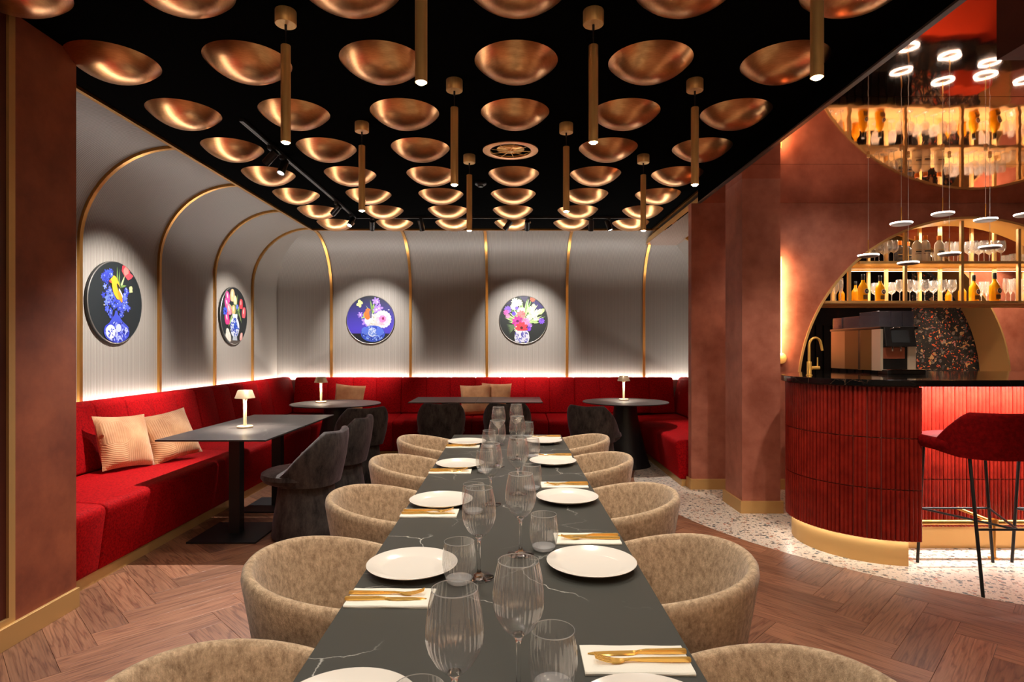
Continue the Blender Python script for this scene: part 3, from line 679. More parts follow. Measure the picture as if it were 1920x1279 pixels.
def bg3(add):
    n = 72; disc = [(math.cos(2*PI*i/n), math.sin(2*PI*i/n)) for i in range(n)]
    cols = [(1-1.35*k/22, tuple(a_+(b_-a_)*(k/22)**1.2 for a_, b_ in zip(sg(34, 36, 46), sg(82, 66, 200)))) for k in range(23)]
    for k, (top, c) in enumerate(cols):
        add([(x, min(y, top)) if y > top else (x, y) for x, y in [(q*math.sqrt(max(0, 1-min(w_, top)**2)) / max(1e-6, math.sqrt(max(1e-9, 1-w_*w_))) if w_ > top and abs(w_) < 1 else q, min(w_, top)) for q, w_ in disc]], c)
    add([(math.cos(a), math.sin(a)) for a in [PI+.62+(PI-1.24)*i/30 for i in range(31)]], sg(32, 32, 44))
def art3(add, ell, leaf, flower, rnd):
    for x0, y0, x1, y1, wd in ((.12, .25, -.02, .82, .05), (.12, .3, .14, .75, .03), (0, .3, -.2, .6, .015), (.1, .2, .1, .6, .06), (.05, .25, .35, .55, .05), (-.2, .15, -.4, .05, .04), (-.25, .1, -.28, .3, .04), (-.1, -.3, .0, -.1, .05)): leaf(x0, y0, x1, y1, wd, rnd.choice([GRN, sg(170, 200, 110)]))
    for cx, cy, s in ((.22, .78, .16), (.33, .46, .2), (.25, .42, .15), (-.42, .2, .13), (-.18, -.08, .2), (-.1, .0, .14), (.28, .74, .12)): flower(cx, cy, s, 6, sg(170, 130, 225), sg(235, 225, 250), cy*5)
    for cx, cy, r in ((.12, -.05, .2), (.05, -.2, .2), (.22, -.3, .18), (.0, -.3, .14), (.15, .1, .16)): flower(cx, cy, r, 9, sg(232, 222, 214), sg(190, 180, 150))
    flower(.5, .02, .36, 18, sg(250, 236, 230)); flower(.5, .02, .26, 16, sg(248, 205, 225), None, .2); flower(.5, .03, .15, 14, sg(225, 130, 195)); ell(.52, .05, .05, .06, sg(150, 30, 90))
    vase_round(add, ell, .1, -.58, .5, .34, rnd, sg(56, 84, 200), [sg(170, 195, 245), sg(30, 50, 150), sg(100, 130, 230)], 120)
    ell(.08, -.52, .19, .19, sg(205, 215, 245)); ell(-.22, -.45, .15, .15, sg(90, 120, 225)); ell(.38, -.5, .16, .17, sg(90, 120, 225))
    for i in range(26): ell(.08+rnd.uniform(-.14, .14), -.52+rnd.uniform(-.14, .14), .04, .015, sg(90, 130, 220), rnd.random()*3, 7)
    ell(-.12, -.02, .13, .2, sg(220, 220, 232)); ell(-.13, .2, .135, .2, sg(232, 118, 50), .1); ell(-.1, .38, .11, .09, sg(226, 120, 60)); ell(.0, .22, .05, .17, sg(110, 100, 130), .15); ell(-.2, .36, .04, .015, sg(60, 50, 50)); ell(-.1, .41, .015, .015, (.01, .01, .01, 1))
    for a, b_ in ((-.06, -.02), (.06, .05), (.01, -.07), (-.01, .09)): ell(-.45+a, .66+b_, .06, .085, sg(225, 228, 150), a*14)
    ell(.76, .41, .035, .015, WHT)
def art4(add, ell, leaf, flower, rnd):
    add([(.35, .9), (.6, .75), (.85, .5), (.6, .35), (.4, .5)], sg(66, 56, 110)); add([(-.75, .65), (-.4, .9), (-.3, .6)], sg(58, 54, 84)); add([(-.2, .97), (.2, .97), (.1, .7)], sg(80, 74, 100))
    for i in range(90):
        a = rnd.uniform(.12*PI, .93*PI); r = rnd.uniform(.35, 1.1); x1, y1 = math.cos(a)*r*.95, -.35+math.sin(a)*r*1.2
        leaf(x1*.35, -.3+(y1+.3)*.45, x1, y1, .035, rnd.choice([sg(170, 205, 120), sg(140, 180, 100), sg(205, 225, 160), sg(110, 150, 84), sg(225, 235, 190)]))
    for i in range(9): leaf(-.3, -.25, -.72+.05*i*.3, -.3-.05*i+.1, .02, sg(110, 135, 90))
    leaf(.2, -.12, .55, .25, .03, GRN); leaf(.55, .2, .95, .5, .1, sg(205, 225, 150)); leaf(.2, -.15, .7, -.0, .04, sg(180, 210, 130)); leaf(.35, -.1, .65, -.12, .05, sg(190, 215, 140))
    for cx, cy, s, c in ((-.35, .75, .16, sg(238, 240, 190)), (-.2, .7, .16, sg(240, 236, 200)), (-.4, .55, .15, sg(240, 240, 215)), (-.15, .4, .13, sg(240, 225, 215)), (-.65, .42, .16, sg(150, 110, 225)), (-.72, .3, .12, sg(215, 100, 180)), (-.65, .15, .1, sg(235, 150, 190)), (-.4, .25, .09, sg(120, 80, 215)), (-.28, .48, .08, sg(130, 100, 220)), (-.05, .4, .12, sg(245, 225, 215)),
                        (.3, .4, .16, sg(235, 238, 200)), (.25, .1, .14, sg(238, 232, 205)), (.42, .55, .1, sg(225, 235, 190)), (.45, .2, .14, sg(245, 225, 205)), (.55, .3, .12, sg(245, 235, 205)), (.7, .36, .1, sg(240, 235, 200)), (.5, .05, .1, sg(240, 220, 215)), (-.1, .2, .19, sg(242, 130, 130)), (-.24, -.08, .24, sg(212, 66, 160)), (.1, -.08, .17, sg(235, 150, 200)), (.75, -.05, .13, sg(140, 90, 225)), (.27, -.24, .1, sg(190, 130, 225)), (.22, -.38, .1, sg(140, 70, 215)), (-.25, -.4, .14, sg(235, 235, 200)), (.38, .85, .12, sg(200, 110, 80)), (.05, -.48, .12, sg(130, 60, 200)), (-.08, -.34, .26, sg(232, 70, 84))):
        flower(cx, cy, s, 9, c, None, cx*3)
    ell(-.08, -.34, .06, .06, sg(90, 20, 30)); ell(-.25, -.06, .06, .05, sg(110, 20, 80))
    add([(-.35, -.55), (-.3, -.46), (.16, -.46), (.22, -.55), (.25, -.75), (.2, -.95), (-.34, -.95), (-.38, -.75)], sg(232, 230, 238))
    for i in range(26): ell(rnd.uniform(-.33, .2), rnd.uniform(-.92, -.55), .05+.04*rnd.random(), .025, rnd.choice([sg(110, 100, 190), sg(150, 150, 215), sg(90, 80, 170)]), rnd.random()*3, 8)
rotL = Matrix(((0, 0, 1), (1, 0, 0), (0, 1, 0))).to_euler(); rotB = (PI/2, 0, 0)
art('a', 'round picture of a yellow bird on blue flowers in a blue vase', art1, (-XW+.008, 5.07, 1.80), rotL, DARK)
art('b', 'round picture of pink and orange tulips in a white and blue vase', art2, (-XW+.008, 7.24, 1.81), rotL, DARK)
art('c', 'round violet picture of a robin with a white dahlia in a blue bowl', art3, (-2.026, DW-.008, 1.83), rotB, bg3)
art('d', 'round picture of a tall green and pink mixed bouquet on the back wall', art4, (.198, DW-.008, 1.83), rotB, sg(46, 48, 46))

# ================================================================== BANQUETTES
def inset(prof, d):
    n = len(prof); out = []
    cx = sum(p for p, z in prof)/n; cz = sum(z for p, z in prof)/n
    for i in range(n):
        (xa, za), (xb, zb), (xc, zc) = prof[i-1], prof[i], prof[(i+1) % n]
        n1 = Vector((-(zb-za), xb-xa)).normalized(); n2 = Vector((-(zc-zb), xc-xb)).normalized()
        m_ = (n1+n2); m_ = m_.normalized() if m_.length > 1e-6 else n1
        if m_.dot(Vector((cx-xb, cz-zb))) < 0 and abs(m_.dot(Vector((cx-xb, cz-zb)))) > .02: m_ = -m_
        out.append((xb+m_.x*d, zb+m_.y*d))
    return out
def rnd_poly(pts, rad, seg=4):
    out = []; n = len(pts)
    for i in range(n):
        a, b, c = Vector(pts[i-1]), Vector(pts[i]), Vector(pts[(i+1) % n]); r = rad[i]
        if r <= 0: out.append(tuple(b)); continue
        p0 = b+(a-b).normalized()*r; p1 = b+(c-b).normalized()*r
        for k in range(seg+1):
            t = k/seg; out.append(tuple((p0*(1-t)+b*t)*(1-t)+(b*(1-t)+p1*t)*t))
    return out
SEAT = rnd_poly([(.30, .07), (.93, .07), (.985, .47), (.34, .505), (.30, .40)], [0, .02, .06, .02, 0])
BACK = rnd_poly([(.07, .50), (.345, .50), (.235, 1.0), (.09, 1.0)], [0, .03, .05, .03])
def cushion(prof, to_xyz, s0, s1, seams=(), edge=.014, m0=None, m1=None):
    st = [(s0+.001, edge), (s0+.005, edge*.4), (s0+.016, 0)]
    for s in seams: st += [(s-.012, 0), (s-.004, .006), (s, .013), (s+.004, .006), (s+.012, 0)]
    st += [(s1-.016, 0), (s1-.005, edge*.4), (s1-.001, edge)]
    bm = BM(); rings = []
    for s, d in st: rings.append([to_xyz(s, p, z) for p, z in inset(prof, d)])
    ring_skin(bm, rings); return bm
def banquette(name, label, to_xyz, seats, backs, base):
    t = thing(name, label, 'bench seat', to_xyz((seats[0][0]+seats[-1][1])/2, .6, 0))
    off = t.location.copy(); f = lambda s, p, z: tuple(Vector(to_xyz(s, p, z))-off)
    bm = BM(); ring_skin(bm, [[f(s, p, z) for p, z in ((.1, 0), (.915, 0), (.915, .07), (.1, .07))] for s in base]); obj('plinth', bm, M['gold_paint'], t, False)
    for a, b in seats: obj('seat', cushion(SEAT, f, a, b), M['velvet'], t, True, ang=50)
    for a, b, sm in backs: obj('backrest', cushion(BACK, f, a, b, sm), M['velvet'], t, True, ang=50)
    return t
banquette('banquette', 'long red velvet banquette along the left wall', Lf, [(3.226, 3.56), (3.56, 5.40), (5.40, 7.24), (7.24, 8.28)],
          [(3.226, 3.79, (3.43,)), (3.79, 4.87, (4.15, 4.51)), (4.87, 5.95, (5.23, 5.59)), (5.95, 7.03, (6.31, 6.67)), (7.03, 8.56, (7.39, 7.75))], (3.226, 8.6))
banquette('banquette', 'red velvet banquette along the back wall', Bf, [(-2.40, -1.52), (-1.52, -.50), (-.50, .50), (.50, 1.67)],
          [(-3.05, -1.535, (-2.58, -2.23, -1.89)), (-1.535, -.49, (-1.18, -.84)), (-.49, .914, (-.14, .21, .56)), (.914, 2.318, (1.27, 1.62, 1.97))], (-2.475, 1.74))
banquette('banquette', 'short red velvet banquette beside the column at the right wall', Rf, [(6.05, 6.85), (6.85, 7.62), (7.62, 8.28)],
          [(6.05, 7.1, (6.4, 6.75)), (7.1, 8.56, (7.45, 7.8))], (6.05, 8.6))
# pillows
def pillow_mesh(a=.21, th=.075):
    bm = BM(); n = 18; V = {}
    for s in (1, -1):
        for i in range(n+1):
            for j in range(n+1):
                u, v = -1+2*i/n, -1+2*j/n; ed = i in (0, n) or j in (0, n)
                if s < 0 and ed: V[(s, i, j)] = V[(1, i, j)]; continue
                pin = 1-.07*(1-abs(u)**2)*abs(v)**3; pin2 = 1-.07*(1-abs(v)**2)*abs(u)**3
                h = th*((1-u*u)*(1-v*v))**.42 if not ed else 0
                h += .004*math.sin(5*u+3*v)*(0 if ed else 1)
                V[(s, i, j)] = bm.verts.new((u*a*pin2, s*h, v*a*pin))
        for i in range(n):
            for j in range(n): bm.faces.new([V[(s, *q)] for q in ((i, j), (i+1, j), (i+1, j+1), (i, j+1))])
    return bm
pil = None
for loc, rx, rz, ry, label in (((-2.93, 4.50, .70), -.36, 1.22, .06, 'apricot patterned cushion on the left banquette, the nearer one'),
                           ((-2.80, 4.88, .69), -.46, 1.12, -.12, 'apricot patterned cushion on the left banquette, half behind the table'),
                           ((-2.22, 8.17, .705), -.2, 0, .08, 'apricot cushion on the back banquette behind the left round table'),
                           ((-.47, 8.13, .705), -.2, .1, -.03, 'apricot cushion on the back banquette, front one behind the long table'),
                           ((-.19, 8.24, .72), -.2, -.05, .02, 'apricot cushion on the back banquette, the right one behind the long table')):
    if pil is None: pil = obj('cushion', pillow_mesh(), M['pillow']); o = pil
    else: o = pil.copy(); COL.objects.link(o)
    o.location = loc; o.rotation_euler = Euler((rx, ry, rz), 'XYZ'); tag(o, label, 'cushion', 'apricot cushions on the banquettes')

# ================================================================== TABLES
bm = BM(); bx(bm, -.406, .406, -1.98, 1.98, -.018, 0, .002)
LT = thing('dining_table', 'long dark marble dining table set with plates and glasses', 'table', (-.019, 2.53, 0))
bm = BM(); bx(bm, -.406, .406, -1.98, 1.98, .732, .75, .002); obj('tabletop', bm, M['marble'], LT, False)
for y in (-1.5, -.5, .5, 1.5):
    bm = BM(); bx(bm, -.04, .04, y-.04, y+.04, .02, .732); obj('post', bm, M['black'], LT, False)
    bm = BM(); bx(bm, -.25, .25, y-.25, y+.25, 0, .02, .003); obj('base_plate', bm, M['black'], LT, False)
def square_table(label, x, y, sx=.77, sy=.80, z=.77):
    t = thing('square_table', label, 'table', (x, y, 0), 0, 'black marble tables by the banquettes')
    bm = BM(); bx(bm, -sx/2, sx/2, -sy/2, sy/2, z-.012, z, .0015); obj('tabletop', bm, M['black_marble'], t, False)
    bm = BM(); bx(bm, -.04, .04, -.04, .04, .012, z-.012); obj('post', bm, M['black'], t, False)
    bm = BM(); bx(bm, -.25, .25, -.25, .25, 0, .012, .002); obj('base_plate', bm, M['black'], t, False)
    return t
square_table('square black marble table with a lamp, in front of the two cushions', -2.08, 4.505, .77, .794)
square_table('square black marble table right behind the lamp table, without a lamp', -2.08, 5.307, .77, .794)
square_table('oblong black marble table at the back wall, left half', -.81, 7.42, .80, .80)
square_table('oblong black marble table at the back wall, right half', -.007, 7.42, .80, .80)
def round_table(label, x, y, z=.77, R=.513):
    t = thing('round_table', label, 'table', (x, y, 0), 0, 'round black tables at the back')
    bm = BM(); lathe(bm, [(0, z-.012), (R-.003, z-.012), (R, z-.009), (R, z-.003), (R-.003, z), (0, z)], 72); obj('tabletop', bm, M['black_marble'], t, True, ang=30)
    bm = BM(); lathe(bm, [(0, 0), (.30, 0), (.30, .008), (.285, .03), (.24, .18), (.19, .38), (.15, .58), (.13, z-.012), (0, z-.012)], 48); obj('pedestal', bm, M['black'], t)
    return t
round_table('round black marble table with a lamp in the left corner', -2.027, 6.90)
round_table('round black marble table on a black cone near the right wall', 1.394, 7.15)

# table lamps
def make_lamp():
    t = thing('table_lamp', '', 'table lamp', (0, 0, 0), 0, 'small champagne table lamps')
    bm = BM(); lathe(bm, [(0, 0), (.058, 0), (.060, .003), (.060, .012), (.056, .016), (0, .016)], 36); obj('base', bm, M['lamp_shade'], t)
    bm = BM(); lathe(bm, [(.013, .016), (.0125, .21), (.016, .225), (.026, .236), (.026, .240), (0, .240)], 24); obj('stem', bm, M['lamp_stem'], t)
    bm = BM(); lathe(bm, [(0, .302), (.050, .302), (.055, .299), (.077, .239), (.0755, .238), (.053, .296), (0, .298)], 40); obj('shade', bm, M['lamp_shade'], t)
    bm = BM(); lathe(bm, [(.030, .240), (.060, .246), (.030, .247)], 30); obj('diffuser', bm, M['emit_white'], t)
    return t
tlamp = make_lamp()
for i, (x, y, l) in enumerate(((-2.13, 4.76, 'small champagne lamp on the square table, the nearest lamp'), (-2.23, 6.99, 'small champagne lamp on the left round table'), (1.41, 7.33, 'small champagne lamp on the right round table'))):
    o = tlamp if i == 0 else dup(tlamp, (x, y, .77))
    o.location = (x, y, .77); o['label'] = l
    for a in range(3):
        q = (x+.045*math.cos(2.1*a-1.57), y+.045*math.sin(2.1*a-1.57)); lamp('SPOT', (q[0], q[1], .77+.236), 10, (1, .86, .66), (q[0]*1.0, q[1], 0), .012, angle=130, blend=.6, name='table_lamp_light')

# ================================================================== CHAIRS
def shell_ring(n, rx, ry, a0, a1, p=2.4):
    out = []
    for i in range(n+1):
        a = a0+(a1-a0)*i/n; c, s = math.cos(a), math.sin(a)
        k = (abs(c)**p+abs(s)**p)**(-1/p); out.append((k*c*rx, k*s*ry, a))
    return out
def make_tub():
    """open side towards -x; back at +x"""
    t = thing('tub_chair', '', 'chair', (0, 0, 0), 0, 'taupe tub chairs round the long table')
    n = 56; bm = BM(); rings = []
    def hgt(a):
        a = abs(a); d = math.degrees(a)
        if d < 40: return .80-.008*(d/40)**2
        if d < 118: return .792-.062*((d-40)/78)**1.15
        if d < 150: 
            q = (d-118)/32; q = q*q*(3-2*q); return .730-.272*q
        return .458
    prof_t = [0, .25, .5, .75, 1]
    for i in range(n):
        a = -PI+2*PI*i/n; c, s = math.cos(a), math.sin(a); p = 2.15; k = .965*(abs(c)**p+abs(s)**p)**(-1/p); dx, dy = k*c, k*s; h = hgt(a)
        ring = []
        for r, z in ((0.02, .34), (.17, .34), (.205, .36), (.225, .42), (.225+.060*min(1, (h-.42)/.36)*.55, .42+(h-.42)*.5), (.225+.060*min(1, (h-.42)/.36), h-.03)):
            ring.append((dx*r, dy*r, z))
        ro = .225+.060*min(1, (h-.42)/.36); tk = .034
        for q in range(1, 6):
            aa = PI*q/6; ring.append((dx*(ro-tk/2+tk/2*math.cos(aa)), dy*(ro-tk/2+tk/2*math.cos(aa)), h-.022+.022*math.sin(aa)))
        ring += [(dx*(ro-tk-.004), dy*(ro-tk-.004), h-.04), (dx*.205, dy*.205, .47+(h-.47)*.35 if h > .5 else h-.02), (dx*.19, dy*.19, .455), (dx*.02, dy*.02, .455)]
        rings.append(ring)
    vs = [[bm.verts.new(q) for q in r] for r in rings]; m_ = len(vs[0])
    for i in range(n):
        a, b = vs[i], vs[(i+1) % n]
        for j in range(m_-1): bm.faces.new((a[j], b[j], b[j+1], a[j+1]))
    bm.faces.new([vs[i][0] for i in range(n)]); bm.faces.new([vs[i][-1] for i in range(n)])
    obj('shell', bm, M['taupe'], t, True, ang=70)
    bm = BM(); lathe(bm, [(0, .45), (.185, .45), (.195, .462), (.19, .478), (.15, .486), (0, .49)], 36); obj('seat', bm, M['taupe'], t)
    for sx in (-1, 1):
        for sy in (-1, 1):
            bm = BM(); tube(bm, [(sx*.13, sy*.13, .345), (sx*.20, sy*.20, 0)], [.016, .010], 10); obj('leg', bm, M['black'], t)
    return t
tub = make_tub(); firstc = True
for side, xs, ys in ((1, [.44, .445, .443, .42, .415], [1.02, 1.77, 2.54, 3.36, 4.11]), (-1, [-.47, -.487, -.49, -.50, -.497], [1.04, 1.745, 2.50, 3.285, 4.07])):
    for i, (x, y) in enumerate(zip(xs, ys)):
        o = tub if firstc else dup(tub, (x, y, 0))
        firstc = False; o.location = (x, y, 0); o.rotation_euler = (0, 0, 0 if side > 0 else PI)
        o['label'] = 'taupe tub chair on the %s side of the long table, %s from the front' % ('bar' if side > 0 else 'banquette', ORD[i])

def make_dark():
    """faces +y; back at -y"""
    t = thing('dark_chair', '', 'chair', (0, 0, 0), 0, 'charcoal velvet chairs at the small tables')
    n = 40; bm = BM(); rings = []
    for i in range(n+1):
        a = math.radians(-112+224*i/n); d = abs(math.degrees(a)); p = 2.6
        c, s = math.sin(a), -math.cos(a); k = (abs(c)**p+abs(s)**p)**(-1/p)
        if d < 40: h = .805-.012*(1-d/40)
        elif d < 104: h = .805-.295*((d-40)/64)**1.0
        else: h = .51-.03*(d-104)/8
        r0, r1 = .235, .262+.03*max(0, (h-.5)/.3)
        zs = .40
        ring = []
        for f in (0, .15, .5, .85):
            z = zs+(h-zs)*f; bulge = .012*math.sin(PI*f); r = r0+(r1-r0)*min(1, f*1.1)+bulge
            ring.append((k*c*r, k*s*r, z))
        tk = .05
        for q in range(0, 6):
            aa = PI*q/5; ring.append((k*c*(r1-tk/2+tk/2*math.cos(aa)), k*s*(r1-tk/2+tk/2*math.cos(aa)), h-.018+.018*math.sin(aa)))
        ring += [(k*c*(r1-tk), k*s*(r1-tk), zs+(h-zs)*.6), (k*c*(r0-.03), k*s*(r0-.03), zs+.04), (k*c*(r0-.06), k*s*(r0-.06), zs)]
        rings.append(ring)
    ring_skin(bm, rings); obj('backrest', bm, M['charcoal'], t, True, ang=60)
    bm = BM(); lathe(bm, [(0, .405), (.22, .405), (.255, .42), (.275, .45), (.270, .48), (.24, .497), (0, .505)], 44, (0, .055, 0)); obj('seat', bm, M['charcoal'], t)
    bm = BM(); lathe(bm, [(0, .01), (.245, .01), (.25, .02), (.235, .15), (.212, .30), (.20, .405), (0, .405)], 44); obj('skirt', bm, M['charcoal'], t)
    return t
dk = make_dark()
for i, (x, y, rz, l) in enumerate(((-1.535, 4.47, PI/2-.12, 'charcoal velvet chair at the lamp table, nearest of the dark chairs'), (-1.535, 5.30, PI/2-.10, 'charcoal velvet chair directly behind the nearest dark chair'),
                               (-1.60, 6.30, .55, 'charcoal velvet chair at the left round table'), (-.79, 6.82, .12, 'charcoal velvet chair at the oblong back table, left one'),
                               (-.03, 6.82, .0, 'charcoal velvet chair at the oblong back table, behind the wine glasses'), (.93, 6.50, -.50, 'charcoal velvet chair at the right round table'))):
    o = dk if i == 0 else dup(dk, (x, y, 0))
    o.location = (x, y, 0); o.rotation_euler = (0, 0, rz); o['label'] = l

# ================================================================== TABLE SETTING
ZT = .7502
bm = BM(); lathe(bm, [(0, .002), (.078, 0), (.084, .003), (.118, .013), (.1325, .0195), (.1335, .0215), (.131, .0225), (.119, .0175), (.092, .0085), (.085, .0075), (0, .007)], 64)
plate = obj('dinner_plate', bm, M['white']); first = True
RY = [1.017, 1.765, 2.548, 3.366, 4.115]; LY = [1.037, 1.748, 2.494, 3.287, 4.07]
for side, xs, ys in (('bar', [.24, .243, .247, .244, .23], RY), ('banquette', [-.29, -.288, -.289, -.277, -.295], LY)):
    for i, (x, y) in enumerate(zip(xs, ys)):
        o = plate if first else plate.copy()
        if not first: COL.objects.link(o)
        first = False; o.location = (x, y, ZT)
        tag(o, 'round white dinner plate on the %s side of the long table, %s from the front' % (side, ORD[i]), 'plate', 'white dinner plates on the long table')
# napkins, knives, forks
def napkin_mesh():
    bm = BM()
    n = 10; rings = []
    for i in range(n+1):
        x = -.11+.22*i/n; dz = .0006*math.sin(i*1.3)
        rings.append([(x, -.055, 0), (x, .055+.001*math.sin(i), 0), (x, .056, .004+dz), (x, .054, .0065+dz), (x, -.053, .0065+dz), (x, -.056, .004+dz)])
    ring_skin(bm, rings); return bm
def knife_mesh():
    bm = BM()
    st = [(.105, .0045, .0035), (.10, .0055, .004), (.02, .0048, .0038), (.005, .0035, .003), (0, .0045, .0022), (-.01, .0085, .0014), (-.06, .0088, .0010), (-.09, .0068, .0008), (-.104, .002, .0006)]
    ring_skin(bm, [[(x, -wd, 0.0), (x, wd, 0.0), (x, wd*.8, 2*h), (x, -wd*.8, 2*h)] for x, wd, h in st]); return bm
def fork_mesh():
    bm = BM()
    st = [(.10, .0042, .0032, 0), (.095, .005, .0036, 0), (.02, .0042, .0032, 0), (-.02, .0028, .0025, .001), (-.035, .004, .0016, .001), (-.045, .0095, .0009, -.0), (-.055, .0115, .0008, .0), (-.064, .0115, .0008, .001)]
    ring_skin(bm, [[(x, -wd, .001+z), (x, wd, .001+z), (x, wd*.85, .001+z+2*h), (x, -wd*.85, .001+z+2*h)] for x, wd, h, z in st])
    for k in range(4):
        y = -.0095+.0063*k
        ring_skin(bm, [[(x, y-.0016, z), (x, y+.0016, z), (x, y+.0016, z+.0014), (x, y-.0016, z+.0014)] for x, z in ((-.063, .0022), (-.075, .004), (-.09, .0085), (-.098, .012))])
    return bm
nap = obj('napkin', napkin_mesh(), M['linen'], smooth=False); knf = obj('table_knife', knife_mesh(), M['gold_bright'], ang=30); frk = obj('dinner_fork', fork_mesh(), M['gold_bright'], ang=30)
first = True
NAP = [('bar', .262, y) for y in (1.232, 2.02, 2.82, 3.59, 4.36)] + [('banquette', -.312, y) for y in (1.54, 2.335, 3.137, 3.94)]
cnt = {'bar': 0, 'banquette': 1}
for side, x, y in NAP:
    i = cnt[side]; cnt[side] += 1
    rz = 0 if side == 'bar' else PI; sgn = 1 if side == 'bar' else -1
    trip = []
    for src in (nap, knf, frk):
        o = src if first else src.copy()
        if not first: COL.objects.link(o)
        trip.append(o)
    first = False
    jx = random.uniform(-.004, .004)
    trip[0].location = (x+jx, y, ZT); trip[0].rotation_euler = (0, 0, rz+random.uniform(-.015, .015))
    trip[1].location = (x+sgn*.006, y+.019*sgn, ZT+.0075); trip[1].rotation_euler = (0, 0, rz+random.uniform(.01, .03))
    trip[2].location = (x+sgn*.010, y-.014*sgn, ZT+.0075); trip[2].rotation_euler = (0, 0, rz-random.uniform(0, .02))
    if side == 'banquette' and i in (2, 3):
        trip[2].rotation_euler = (0, 0, rz-.28*0); 
    w_ = 'on the %s side of the table, %s from the front' % (side, ORD[i])
    tag(trip[0], 'folded cream napkin ' + w_, 'napkin', 'folded napkins on the long table')
    tag(trip[1], 'gold knife on a napkin ' + w_, 'knife', 'gold knives on the long table')
    tag(trip[2], 'gold fork on a napkin ' + w_, 'fork', 'gold forks on the long table')
# wine glasses and tumblers
wg = thing('wine_glass', '', 'wine glass', (0, 0, 0))
bm = BM(); lathe(bm, [(0, 0), (.040, 0), (.043, .0018), (.041, .0035), (.018, .007), (.007, .014), (.0045, .028), (.0038, .075), (.0042, .102), (.007, .115), (.012, .1205), (.011, .124), (0, .1245)], 40); obj('stem', bm, M['glass'], wg, ang=80)
bm = BM(); lathe(bm, [(.0085, .1195), (.018, .1245), (.031, .139), (.0425, .160), (.0470, .176), (.0478, .188), (.0472, .205), (.0435, .235), (.038, .2645)], 160, rib=.018, nrib=32, rz=(.13, .25)); obj('bowl', bm, M['thin_glass'], wg, ang=80)
bm = BM(); lathe(bm, [(.0382, .264), (.0384, .2655), (.0377, .266), (.0374, .2645)], 64); obj('rim', bm, M['rim_glass'], wg, ang=80)
wg['category'] = 'wine glass'; wg['group'] = 'tall ribbed wine glasses on the long table'; first = True
for side, pts in (('banquette', [(-.091, .975), (-.088, 1.686), (-.080, 2.48), (-.071, 3.28), (-.077, 4.05)]), ('bar', [(.016, 1.105), (.034, 1.874), (.036, 2.66), (.044, 3.49), (.046, 4.25)])):
    for i, (x, y) in enumerate(pts):
        o = wg if first else dup(wg, (x, y, ZT))
        first = False; o.location = (x, y, ZT); o.scale = (1, 1, .965); o.rotation_euler = (0, 0, i*.3); o['label'] = 'tall ribbed wine glass, %s one from the front in the %s row of glasses' % (ORD[i], 'left' if side == 'banquette' else 'right')
tb_ = thing('tumbler', '', 'tumbler', (0, 0, 0))
bm = BM(); lathe(bm, [(0, .001), (.028, 0), (.033, .003), (.0375, .013), (.036, .0145), (.028, .011), (0, .0095)], 64); obj('base', bm, M['rim_glass'], tb_, ang=80)
bm = BM(); lathe(bm, [(.0375, .0125), (.0415, .026), (.0465, .052), (.0460, .08), (.0415, .1145)], 160, rib=.014, nrib=32, rz=(.012, .09)); obj('wall', bm, M['thin_glass'], tb_, ang=80)
bm = BM(); lathe(bm, [(.0417, .114), (.0419, .1155), (.0412, .116), (.0409, .1145)], 64); obj('rim', bm, M['rim_glass'], tb_, ang=80)
tb_['category'] = 'tumbler'; tb_['group'] = 'rounded tumblers on the long table'; first = True
for side, pts in (('banquette', [(-.144, .934), (-.141, 1.65), (-.144, 2.35), (-.133, 3.13), (-.137, 3.9)]), ('bar', [(.082, 1.13), (.11, 1.92), (.101, 2.74), (.133, 3.55), (.13, 4.36)])):
    for i, (x, y) in enumerate(pts):
        o = tb_ if first else dup(tb_, (x, y, ZT))
        first = False; o.location = (x, y, ZT); o['label'] = 'rounded clear tumbler by the %s wine glass of the %s row of glasses' % (ORD[i], 'left' if side == 'banquette' else 'right')

# ================================================================== BAR COUNTER
CX0, CY0, CR = 2.62, 4.32, .545
bar = thing('bar_counter', 'curved bar counter with oxblood ribbed tiles and black stone top', 'bar', (3.6, 4.5, 0))
off = Vector((3.6, 4.5, 0))
def loc3(x, y, z=0): return tuple(Vector((x, y, z))-off)
def slab_outline(r, x1=6.6, yb=5.25, yf=None):
    pts = []
    yf = CY0-r if yf is None else yf
    pts.append((x1, yf))
    for i in range(25): 
        a = math.radians(270-(140)*i/24); pts.append((CX0+r*math.cos(a), CY0+r*math.sin(a)))
    lx, ly = pts[-1]
    pts += [(lx+.20, ly+.30), (lx+.45, yb), (x1, yb)]
    return pts
bm = BM(); prism(bm, [(x-off.x, y-off.y) for x, y in slab_outline(.585)], 1.163, 1.205); o = obj('countertop', bm, M['bar_stone'], bar, False)
md = o.modifiers.new('b', 'BEVEL'); md.width = .004; md.segments = 2; md.limit_method = 'ANGLE'
# core behind the tiles
bm = BM()
core = [(2.60, CY0-CR+.014)] + [(CX0+(CR-.014)*math.cos(math.radians(270-140*i/24)), CY0+(CR-.014)*math.sin(math.radians(270-140*i/24))) for i in range(25)]
lx, ly = core[-1]; core += [(lx+.45, 5.2), (6.5, 5.2), (6.5, 4.119), (2.60, 4.119)]
prism(bm, [(x-off.x, y-off.y) for x, y in core], .165, 1.163); obj('core', bm, M['grout'], bar, False)
# gold plinth, set back
bm = BM(); pr = CR-.035
pl = [(2.565, CY0-pr)] + [(CX0+pr*math.cos(math.radians(270-140*i/24)), CY0+pr*math.sin(math.radians(270-140*i/24))) for i in range(1, 25)]
lx, ly = pl[-1]; pl += [(lx+.45, 5.15), (6.5, 5.15), (6.5, 4.16), (2.565, 4.16)]
prism(bm, [(x-off.x, y-off.y) for x, y in pl], .001, .165); obj('plinth', bm, M['gold_paint'], bar, True, ang=30)
